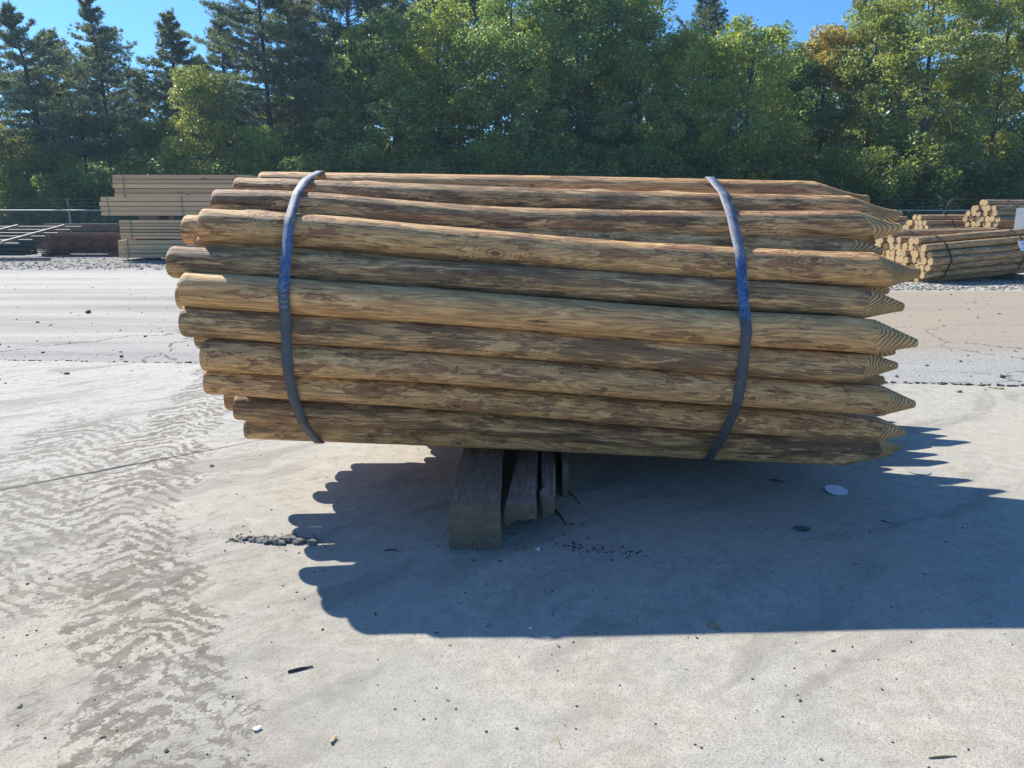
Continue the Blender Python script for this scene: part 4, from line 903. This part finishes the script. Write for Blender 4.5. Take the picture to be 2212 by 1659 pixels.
def pine(seed, H, W, start=.35, tiers=17, open_=1.0, size=.16, tuft=11):
    rs = np.random.RandomState(seed); mb = MB(); lean = rs.uniform(-.03, .03, 2); P = []
    def cen(t): return Vector((lean[0]*H*t + .12*math.sin(t*5+seed), lean[1]*H*t + .1*math.sin(t*4+seed*2), H*t))
    ts = [i/9 for i in range(10)]; mb.tube([cen(t) for t in ts], [.19*(1-.9*t)+.012 for t in ts], 8)
    nb = int(tiers*4.2)
    for k in range(nb):
        t = start + (1-start)*((k+.5)/nb)**.85*.99; th = rs.uniform(0, 6.283); prof = math.sin(min(1, (1-t)/(1-start)*1.6+.08)*math.pi/2)*(.55+.45*((1-t)/(1-start)))
        L = W*prof*rs.uniform(.45, 1.40)*1.12; o = cen(t); rise = rs.uniform(.0, .75)*(1.1 if t > .75 else .7); d = Vector((math.cos(th), math.sin(th), rise)).normalized()
        pts = [o + d*L*q + Vector((0, 0, -.10*L*q*q + .16*L*q**3)) for q in (0, .35, .7, 1)]
        mb.tube(pts, [.045*(1-t*.6)*min(1, L/1.2), .028, .014, .006], 4, caps=False)
        nt_ = int((12 + L*24)*open_)
        for q in range(nt_):
            f = rs.uniform(.22, 1.02); i = min(2, int(f*3)); p = pts[0].lerp(pts[3], f) if f > 1 else pts[i].lerp(pts[i+1], min(1, f*3-i)) if False else o + d*L*f + Vector((0, 0, -.10*L*f*f + .16*L*f**3))
            side = Vector((-d.y, d.x, 0)); p = p + side*rs.normal(0, .30*L*(1.05-f*.6)) + Vector((0, 0, rs.normal(.02, .055))); P.append(p)
    for q in range(26): P.append(cen(rs.uniform(.9, 1.01)) + Vector(rs.normal(0, .08, 3)))
    for k in range(16):                          # bare dead twigs below the crown
        t = rs.uniform(start*.45, start*1.05); th = rs.uniform(0, 6.283); o = cen(t); L = rs.uniform(.5, 1.5); d = Vector((math.cos(th), math.sin(th), rs.uniform(-.2, .3))); mb.tube([o, o+d*L*.5, o+d*L+Vector((0, 0, -.1))], [.016, .011, .005], 3, caps=False)
    P = np.array([tuple(p) for p in P]); n = len(P)*tuft; B = np.repeat(P, tuft, 0) + rs.normal(0, .035, (n, 3))
    a = rs.normal(size=(n, 3)); a[:, 2] = np.abs(a[:, 2])*.8; a /= np.linalg.norm(a, axis=1)[:, None]; b = rs.normal(size=(n, 3)); b -= a*np.sum(a*b, 1)[:, None]; b /= np.linalg.norm(b, axis=1)[:, None]
    s = (size*rs.uniform(.7, 1.3, n))[:, None]; V = np.stack([B - b*.021, B + b*.021, B + a*s], 1).reshape(-1, 3)
    return npmesh('crown', V, np.arange(3*n).reshape(n, 3), 3), mb.mesh('trunk')
PN = [pine(11, 11.5, 2.5, .30, 17), pine(12, 13, 2.9, .28, 20), pine(13, 10.5, 2.0, .36, 16), pine(14, 14.5, 3.3, .34, 23, 1.15)]
PNH = [11.5, 13, 10.5, 14.5]
BC = []
for sd_, H, W, nc, per, sz in ((1, 12, 3.0, 190, 260, .155), (2, 11, 2.7, 165, 250, .15), (3, 13, 3.2, 210, 260, .16), (4, 8, 2.3, 110, 260, .14), (5, 9.5, 2.5, 140, 260, .145)):
    cm, cc = broad_crown(sd_, H, W, .08, nc, per, sz); BC.append((cm, broad_trunk(H, cc, sd_), H))
def place_tree(name, crown, trunk, H0, x, ytop, Y, label, cat, group, lm, bm, col=(1, 1, 1), sx=1, rot=0, lean=0):
    top = at(x, ytop, Y); k = top.z/H0; r = empty(name, (top.x, Y, 0), (0, lean, rot)); r.scale = (k*sx, k*sx, k); tag(r, label, cat, group)
    c = link('crown', crown, r); c.material_slots[0].link = 'OBJECT' if c.material_slots else None
    return r, c
def tree(kind, vi, x, ytop, Y, label, group, col=(1, 1, 1), sx=1, lean=0, leaf=None):
    rn = random.Random(int(x*7+Y)); top = at(x, ytop, Y)
    if kind == 'pine': cm, tm = PN[vi]; H0 = PNH[vi]; lm, bm, nm, cat = M_needle, M_bark, 'pine_tree', 'pine tree'
    else: cm, tm, H0 = BC[vi]; lm, bm, nm, cat = leaf or M_leaf, M_barkp, 'leafy_tree', 'tree'
    k = top.z/H0; r = empty(nm, (top.x - math.sin(lean)*top.z, Y, -.05), (0, lean, rn.uniform(0, 6.28))); r.scale = (k*sx, k*sx, k); tag(r, label, cat, group)
    if not cm.materials: cm.materials.append(lm)
    if not tm.materials: tm.materials.append(bm)
    c = bpy.data.objects.new('crown', cm); C.objects.link(c); c.parent = r; c.color = (*col, 1)
    if leaf: c.material_slots[0].link = 'OBJECT'; c.material_slots[0].material = leaf
    t = bpy.data.objects.new('trunk', tm); C.objects.link(t); t.parent = r
    return r
GP, GL = 'pines of the tree line', 'leafy trees of the tree line'
tree('pine', 0, 30, 5, 33, 'leaning dark pine at the very edge of the picture above the racks', GP, lean=R(-6))
tree('pine', 1, 200, -12, 34, 'tall dark pine rising behind the rusty panels', GP, sx=.95)
tree('pine', 2, 360, 30, 36, 'slim open pine standing alone against the sky above the lumber', GP, sx=1.1)
tree('pine', 3, 560, -120, 34, 'tall pine behind the lumber, first of the dense pines', GP)
tree('pine', 1, 640, -90, 37, 'dark pine with straight bare trunk above the blunt post ends', GP)
tree('pine', 3, 735, -160, 35, 'broad dark pine above the strap at the blunt end', GP, sx=.95)
tree('pine', 0, 860, -60, 40, 'dark pine top showing behind the green trees', GP, sx=1.3)
tree('pine', 3, 1535, -35, 40, 'dark pine crown standing out above the green trees near the gap of sky', GP, sx=.8)
tree('pine', 2, 470, 45, 42, 'thin pine between the lone pine and the dense ones', GP, sx=1.2)
tree('pine', 1, -70, -40, 38, 'dark pine cut off by the edge above the racks', GP)
Gn, Yl = (1, 1, 1), (1.25, 1.15, .9)
tree('pine', 2, 105, 70, 37, 'slim pine squeezed between the leaning pine and the tall one', GP, sx=1.3)
tree('pine', 0, 285, 170, 38, 'lower ragged pine between the tall pine and the lone open one', GP, sx=1.2)
tree('pine', 1, 235, 95, 41, 'hazy pine standing back between the two tall ones at the racks', GP, sx=1.1)
tree('pine', 3, 420, 120, 42, 'broad low pine standing back behind the small pale green tree', GP, sx=.9)
tree('pine', 3, 960, -140, 41, 'dark pine top showing between the light green tree and the tallest trees', GP)
tree('leaf', 2, 1185, -130, 36, 'tall shaded green tree set back between the two tallest green ones', GL, (.85, .95, .95), .95)
tree('leaf', 0, 1330, -90, 37, 'tall shaded tree set back behind the tree at the small gap of sky', GL, (.85, .95, .95), .9)
tree('leaf', 1, 800, 35, 33, 'green tree with a yellow tinted peak left of the tallest green trees', GL, (1.1, 1.1, 1), 1.05)
tree('leaf', 0, 950, 12, 35, 'light green tree with a full top just left of the tallest trees', GL, (1.15, 1.12, .85), 1.0)
tree('leaf', 2, 1110, -60, 33, 'tall dense green tree right over the middle of the near bundle', GL, (1, 1.05, 1), .9)
tree('leaf', 0, 1260, -80, 34, 'tall green tree just beyond the middle of the near bundle', GL, (.95, 1, 1), .95)
tree('leaf', 2, 1390, -15, 33, 'green tree whose top meets a small gap of sky', GL, (1.05, 1.05, .95), .8)
tree('leaf', 1, 1500, 62, 32, 'lower green tree in front of the dark pine crown', GL, (1.25, 1.2, .9), .85)
tree('leaf', 3, 1625, 48, 32, 'narrow peaked green tree beside the wide gap of sky', GL, (1.2, 1.15, .9), .9)
tree('leaf', 4, 1710, 118, 35, 'short dark tree at the foot of the wide gap of sky', GL, (.6, .7, .75), 1.0)
tree('leaf', 4, 1790, 72, 36, 'orange tinted tree beside the wide gap of sky', GL, (1.25, .95, .8), 1.0, leaf=M_ylw)
tree('leaf', 2, 1905, -5, 34, 'pale yellow green tree, first of the bright tall ones', GL, (1.0, 1, .9), .8, leaf=M_ylw)
tree('leaf', 0, 2040, -90, 33, 'tallest bright yellow green tree above the far post bundles', GL, (1.0, 1.05, 1), .95, leaf=M_ylw)
tree('leaf', 2, 2190, -70, 34, 'bright willowy tree cut off by the edge above the steel box', GL, (1.0, .98, .85), .85, leaf=M_ylw)
tree('leaf', 3, 425, 150, 32, 'small pale green tree above the lumber', GL, (1.15, 1.02, .85), .75)
tree('leaf', 4, 310, 265, 33, 'low broad tree behind the lumber, in front of the pines', GL, (.7, .8, .8), 1.1)
tree('leaf', 3, 120, 310, 32, 'low green tree behind the racks', GL, (.9, .95, .8), 1.2)
tree('leaf', 3, 10, 270, 31.5, 'low yellowish tree at the edge behind the racks', GL, (1, .95, .8), 1.3, leaf=M_ylw)
tree('leaf', 3, 560, 275, 31.5, 'low bright green tree behind the blunt ends of the near bundle', GL, (1.15, 1.2, .9), .9)
tree('leaf', 4, 690, 250, 33, 'low dark tree under the dense pines', GL, (.7, .8, .85), 1.0)
# the wood behind: a mass of leaves nobody could count as trees
rs = np.random.RandomState(77); out = []
def mass(xa, xb, ytop, Y0, Y1, n, size, clump, lowz=0, gaps=0):
    P = []
    for k in range(n):
        Y = rs.uniform(Y0, Y1); x = rs.uniform(xa, xb); yt = float(np.interp(x, [q[0] for q in ytop], [q[1] for q in ytop])); top = at(x, yt, Y); z = lowz + (top.z-lowz)*rs.uniform(0, 1)**.8
        m = rs.randint(160, 320); d = rs.normal(size=(m, 3)); d /= np.linalg.norm(d, axis=1)[:, None]; s = clump*rs.uniform(.6, 1.3)
        P.append(np.array([top.x, Y, z]) + d*(s*rs.uniform(.2, 1, m)**.5)[:, None]*np.array([1.1, 1.1, .8]))
    return np.concatenate(P)
top = [(-200, 330), (250, 330), (450, 300), (700, 170), (850, 40), (1000, -60), (1380, -40), (1440, 90), (1600, 110), (1680, 190), (1780, 150), (1880, 40), (1960, -60), (2300, -90)]
W1 = np.concatenate([mass(-250, 2450, top, 44, 54, 760, .20, 1.3), mass(700, 2450, [(-200, 420), (700, 330), (2400, 250)], 40, 50, 420, .2, 1.2)])
tag(link('woodland', leaves_mesh('woodland', W1, .27, rs), None, M_leaf), 'dense green wood behind the front row of trees', 'wood', kind='stuff').color = (.75, .85, .85, 1)
W2 = mass(-150, 2380, [(-200, 395), (300, 350), (700, 340), (1100, 330), (1600, 320), (2300, 330)], 29.6, 33, 900, .11, .55)
tag(link('undergrowth', leaves_mesh('undergrowth', W2, .115, rs), None, M_brsh), 'tangled green and yellow undergrowth behind the fence', 'undergrowth', kind='stuff').color = (.95, 1, .9, 1)
mb = MB(); rn = random.Random(55)                # thin trunks lost in the wood
for k in range(60):
    x = rn.uniform(-150, 2350); Y = rn.uniform(32, 40); p = at(x, 500, Y); H = rn.uniform(4, 6.5); l = rn.uniform(-.3, .3); mb.tube([(p.x, Y, 0), (p.x+l*.4, Y, H*.5), (p.x+l, Y, H)], [rn.uniform(.05, .12), .06, .02], 5, caps=False)
tag(mb.build('woodland_stems', M_bark), 'thin dark stems crowding the wood', 'stems', kind='stuff')
# ------------------------------------------------------------------ thin volume added to lift the dark trees with a blue lens veil
hz = MB().box((0, 32, 14), (190, 84, 30.6)).build('haze', None); hm = bpy.data.materials.new('veil_haze'); hm.use_nodes = True; ht = hm.node_tree
for nd in list(ht.nodes):
    if nd.type == 'BSDF_PRINCIPLED': ht.nodes.remove(nd)
pv = ht.nodes.new('ShaderNodeVolumePrincipled'); pv.inputs['Color'].default_value = (.50, .78, 1, 1); pv.inputs['Density'].default_value = .0009; pv.inputs['Anisotropy'].default_value = .3
ht.links.new(pv.outputs[0], ht.nodes['Material Output'].inputs['Volume']); hz.data.materials.append(hm); tag(hz, kind='stuff')
